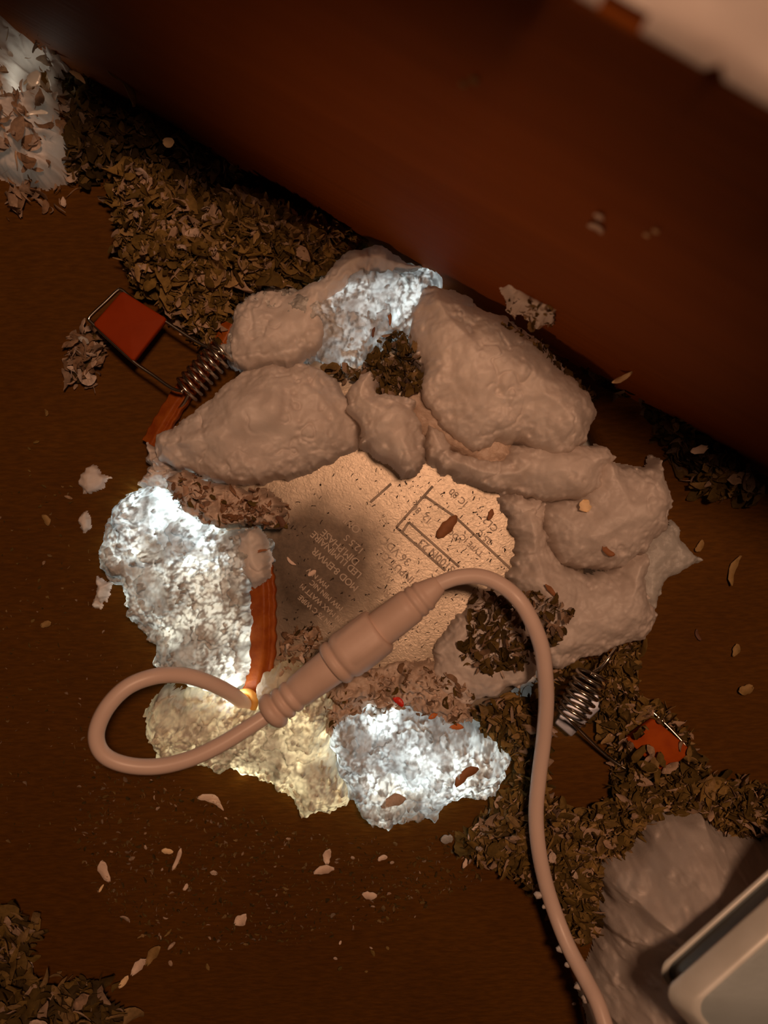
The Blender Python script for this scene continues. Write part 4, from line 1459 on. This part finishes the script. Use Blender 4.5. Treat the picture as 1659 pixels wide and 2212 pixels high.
one(965, 1812, 3.0, 2.0, 10, M_FOAMG, 'white fluff beside the large folded chip', 0.3, lift=1.2, seed=42, name='foam_crumb', cat='crumb')
one(330, 2060, 5.5, 2.2, 55, M_C_OLV, 'folded brown chip in a row at the bottom left, upper', 0.3, lift=1.2, seed=43)
one(300, 2085, 5.0, 2.0, 48, M_C_PALE, 'folded pale chip in a row at the bottom left, middle', 0.3, lift=1.0, seed=44)
one(268, 2120, 3.6, 1.2, 52, M_C_TAN, 'tan chip in a row at the bottom left, lowest', 0.2, lift=0.8, seed=45)
one(62, 2084, 2.6, 1.8, -30, M_C_PALE, 'pinkish chip on the board beside the left edge clump', 0.2, lift=0.7, seed=46)
one(1262, 1093, 3.0, 2.6, -75, M_C_TAN, 'bright tan triangular chip stuck on the right foam', 0.02, lift=0.9, seed=47, tip=1.0, name='wood_chip')
one(674, 1238, 2.3, 1.0, 33, M_C_PALE, 'pale teardrop chip lying on the embossed plate', 0.05, lift=0.45, seed=48)
one(628, 1214, 2.9, 0.7, -42, M_C_PALE, 'faint pale strip lying on the embossed plate', 0.05, lift=0.4, seed=49)
one(966, 1138, 7.0, 2.6, 48, M_C_BRN, 'brown curved chip lying on the table on the plate', 0.05, lift=0.6, seed=50, name='wood_chip', fold=0.1)
one(1060, 1112, 2.8, 1.3, 70, M_C_BRN, 'brown chip at the upper right edge of the plate', 0.05, lift=0.5, seed=51, name='wood_chip')
one(608, 1125, 3.0, 1.5, -60, M_C_DRK, 'dark fluff on the upper left of the plate', 0.2, lift=0.8, seed=52, name='fluff_tuft', cat='fluff')
one(1000, 1246, 0.1 + 3.6, 1.2, 5, M_C_BRN, 'small brown crust by the cable arch on the plate', 0.05, lift=0.5, seed=53, name='wood_chip', z=3.4)
one(562, 1190, 3.4, 0.6, 18, M_C_BRN, 'brown sliver on the pinkish foam flap', 0.05, lift=0.6, seed=54, name='wood_sliver')
one(1312, 1192, 3.4, 1.4, -40, M_C_BRN, 'brown sliver on the foam under the domed lobe', 0.1, lift=0.7, seed=55, name='wood_sliver')
one(1190, 1275, 3.8, 1.0, -50, M_C_BRN, 'curled brown sliver on the foam right of the arch', 0.4, lift=1.0, seed=56, name='wood_sliver')
one(1344, 818, 5.0, 1.2, 28, M_C_TAN, 'tan splinter standing out of the big lobe into the dark', 0.3, z=22, seed=57, name='wood_sliver')
one(1582, 1230, 7.5, 1.6, 72, M_C_OLV, 'long brown strip on the board at the right', 0.3, lift=1.0, seed=58)
one(1512, 1180, 3.2, 1.6, 60, M_C_OLV, 'brown chip beside the tip of the foam skirt', 0.2, lift=0.8, seed=59)
one(1590, 1405, 3.2, 1.6, 70, M_C_OLV, 'brown chip on the board, right edge middle', 0.2, lift=0.8, seed=60)
one(1506, 1372, 3.0, 0.8, -70, M_C_DRK, 'dark splinter on the board right of the foam', 0.2, lift=0.5, seed=61, name='wood_sliver')
one(1610, 1490, 3.6, 2.2, 20, M_C_OLV, 'tan chip with a dark shadow, lower right board', 0.4, lift=1.0, seed=62)
one(1568, 907, 2.0, 0.6, -20, M_C_PALE, 'tiny pale sliver at the joist foot, right edge', 0.1, z=8, seed=63, name='wood_sliver')
one(1510, 972, 4.0, 1.9, 15, M_C_PALE, 'pale chip lying against the joist at the right', 0.1, z=12, seed=64)
one(102, 1122, 3.0, 1.5, -60, M_C_OLV, 'faint chip on the bare board at far left', 0.1, lift=0.5, seed=65)
one(100, 1348, 2.6, 1.5, 20, M_C_OLV, 'faint chip on the bare board, lower far left', 0.1, lift=0.5, seed=66)
one(182, 735, 2.8, 1.4, -30, M_FOAMG, 'white scrap at the corner of the orange sleeve', 0.3, lift=6, seed=67, name='foam_scrap', cat='foam')
one(1240, 2168, 1.0, 0.6, 0, M_C_PALE, 'single pale speck left of the lower cable end', 0.1, lift=0.4, seed=68)
one(735, 2036, 1.0, 0.5, 70, M_C_PALE, 'single pale speck, bottom middle of the board', 0.1, lift=0.4, seed=69)


# long peeled ribbon hanging in the dark at the top left
def ribbon(pts, widths, label, mat, seed):
    C = catmull([W(*p) for p in pts], 8)
    T = np.gradient(C, axis=0)
    T /= np.linalg.norm(T, axis=1)[:, None]
    N = np.cross(T, (0.2, 0.1, 1.0))
    N /= np.linalg.norm(N, axis=1)[:, None]
    Wd = np.interp(np.linspace(0, 1, len(C)), np.linspace(0, 1, len(widths)), widths)
    o0 = C.mean(axis=0)
    o0[2] = C[:, 2].min()
    V = []
    for i in range(len(C)):
        tw = 0.5 * math.sin(i * 0.35 + seed)
        d = N[i] * math.cos(tw) + np.array((0, 0, 1.0)) * math.sin(tw)
        up = np.cross(T[i], d)
        for s, h in ((-1, 0.1), (1, 0.1), (1, -0.1), (-1, -0.1)):
            V.append(C[i] + d * s * Wd[i] / 2 + up * h - o0)
    Q = [(i * 4 + k2, i * 4 + (k2 + 1) % 4, (i + 1) * 4 + (k2 + 1) % 4, (i + 1) * 4 + k2) for i in range(len(C) - 1) for k2 in range(4)]
    Q += [(0, 1, 2, 3), tuple((len(C) - 1) * 4 + k2 for k2 in (3, 2, 1, 0))]
    o = obj('paper_ribbon', mesh_np('paper_ribbon', V, Q), mat, label=label, cat='paper')
    o.location = o0 * MM


ribbon([(238, 40, 20), (244, 80, 20), (234, 115, 21), (244, 150, 21), (270, 175, 20), (286, 205, 18), (290, 230, 14)], [1.0, 2.0, 1.7, 2.6, 1.5, 1.8, 0.8], 'longer wavy brown paper ribbon in the dark, upper left', M_C_OLV, 1)
ribbon([(262, 45, 20), (275, 70, 20), (288, 92, 20), (297, 108, 18)], [0.6, 1.3, 2.0, 0.8], 'shorter pale paper ribbon beside the wavy one, upper left', M_C_OLV, 2)

# ragged pale clump lit from below, upper left corner
o = W(40, 180, 0)
lobe([(-80, -40), (60, -40), (120, -10), (155, 40), (150, 100), (130, 160), (95, 160), (100, 190), (90, 225), (105, 250), (140, 270), (130, 300), (110, 320), (118, 360), (70, 380), (-80, 350)],
     12, 3, 22, 16, 'mound', 481, 2.6, M_FOAM, edge=2.0, label='ragged pale foam clump lit from below, upper left corner', parent=False, origin=o, name='foam_clump', cat='foam',
     holes=([(32, 110), (70, 100), (78, 140), (55, 175), (24, 185), (20, 150)], [(98, 140), (140, 130), (150, 190), (112, 190)])).location = (o[0] * MM, o[1] * MM, 0)
hc = heap('pale flakes stuck round the clump in the upper left corner', [(-60, -30), (180, -30), (190, 60), (150, 130), (120, 330), (60, 400), (-60, 420)], 20, 3, 260, 3.6, 721, R=5, mound=False, pal=PALP, dark=0.9)
one(76, 172, 3.6, 2.8, 60, M_BARE, 'shiny white scrap in the upper left clump', 0.1, z=27, seed=71, name='film_scrap', cat='scrap')
one(82, 243, 4.6, 1.0, 5, M_BARE, 'thin shiny strip in the upper left clump', 0.2, z=27, seed=72, name='film_scrap', cat='scrap')
one(170, 165, 4.4, 1.2, -38, M_C_TAN, 'tan splinter right of the upper left clump', 0.1, z=18, seed=73, name='wood_sliver')
one(365, 310, 2.6, 2.2, 0, M_C_TAN, 'round tan chip in the dark by the joist, upper left', 0.1, z=13, seed=74)


# scraps stuck on the joist face
def on_face(px, py, L, Wd, deg, label, seed, mat=M_C_PALE):
    # intersect the camera ray with the joist's near face
    r = np.array(((px - CX) / F, (CY - py) / F, -1.0))
    n3 = np.array((jn[0], jn[1], 0))
    t = ((np.array((J0[0], J0[1], 0)) - np.array((0, 0, H))) @ n3) / (r @ n3)
    p = np.array((0, 0, H)) + r * t - n3 * 0.35
    me = chip_mesh('joist_scrap', L, Wd, 0.1, seed)
    me.materials.append(mat)
    o = put_chip(me, p[0], p[1], p[2], (0, 0, 0), 1.0, label, None, 'joist_scrap', 'scrap')
    zax = Vector((-jn[0], -jn[1], 0.0))
    xax = Vector((jd[0], jd[1], 0))
    yax = zax.cross(xax)
    Rm = Matrix((xax, yax, zax)).transposed() @ Matrix.Rotation(math.radians(deg), 3, 'Z')
    o.rotation_euler = Rm.to_euler()


on_face(1292, 482, 2.6, 1.9, 10, 'pale scrap stuck on the joist face, larger and lower of two', 81)
on_face(1298, 460, 1.5, 1.5, 60, 'pale scrap stuck on the joist face, right above the larger one', 82)
on_face(1420, 492, 0.9, 1.0, 0, 'tiny tan scrap on the joist face, right of the pale pair', 83, M_C_TAN)
on_face(1400, 502, 0.8, 0.7, 0, 'tiny tan scrap on the joist face, between the pale pair and the other speck', 84, M_C_TAN)
on_face(1028, 165, 1.1, 1.4, 20, 'small olive scrap high on the joist face, right of two', 85, M_C_OLV)
on_face(1004, 175, 1.0, 0.9, 20, 'small olive scrap high on the joist face, left of two', 86, M_C_OLV)

print('triangles about', sum(len(o.data.polygons) * 2 for o in SC.objects if o.type == 'MESH'), 'objects', len(SC.objects))
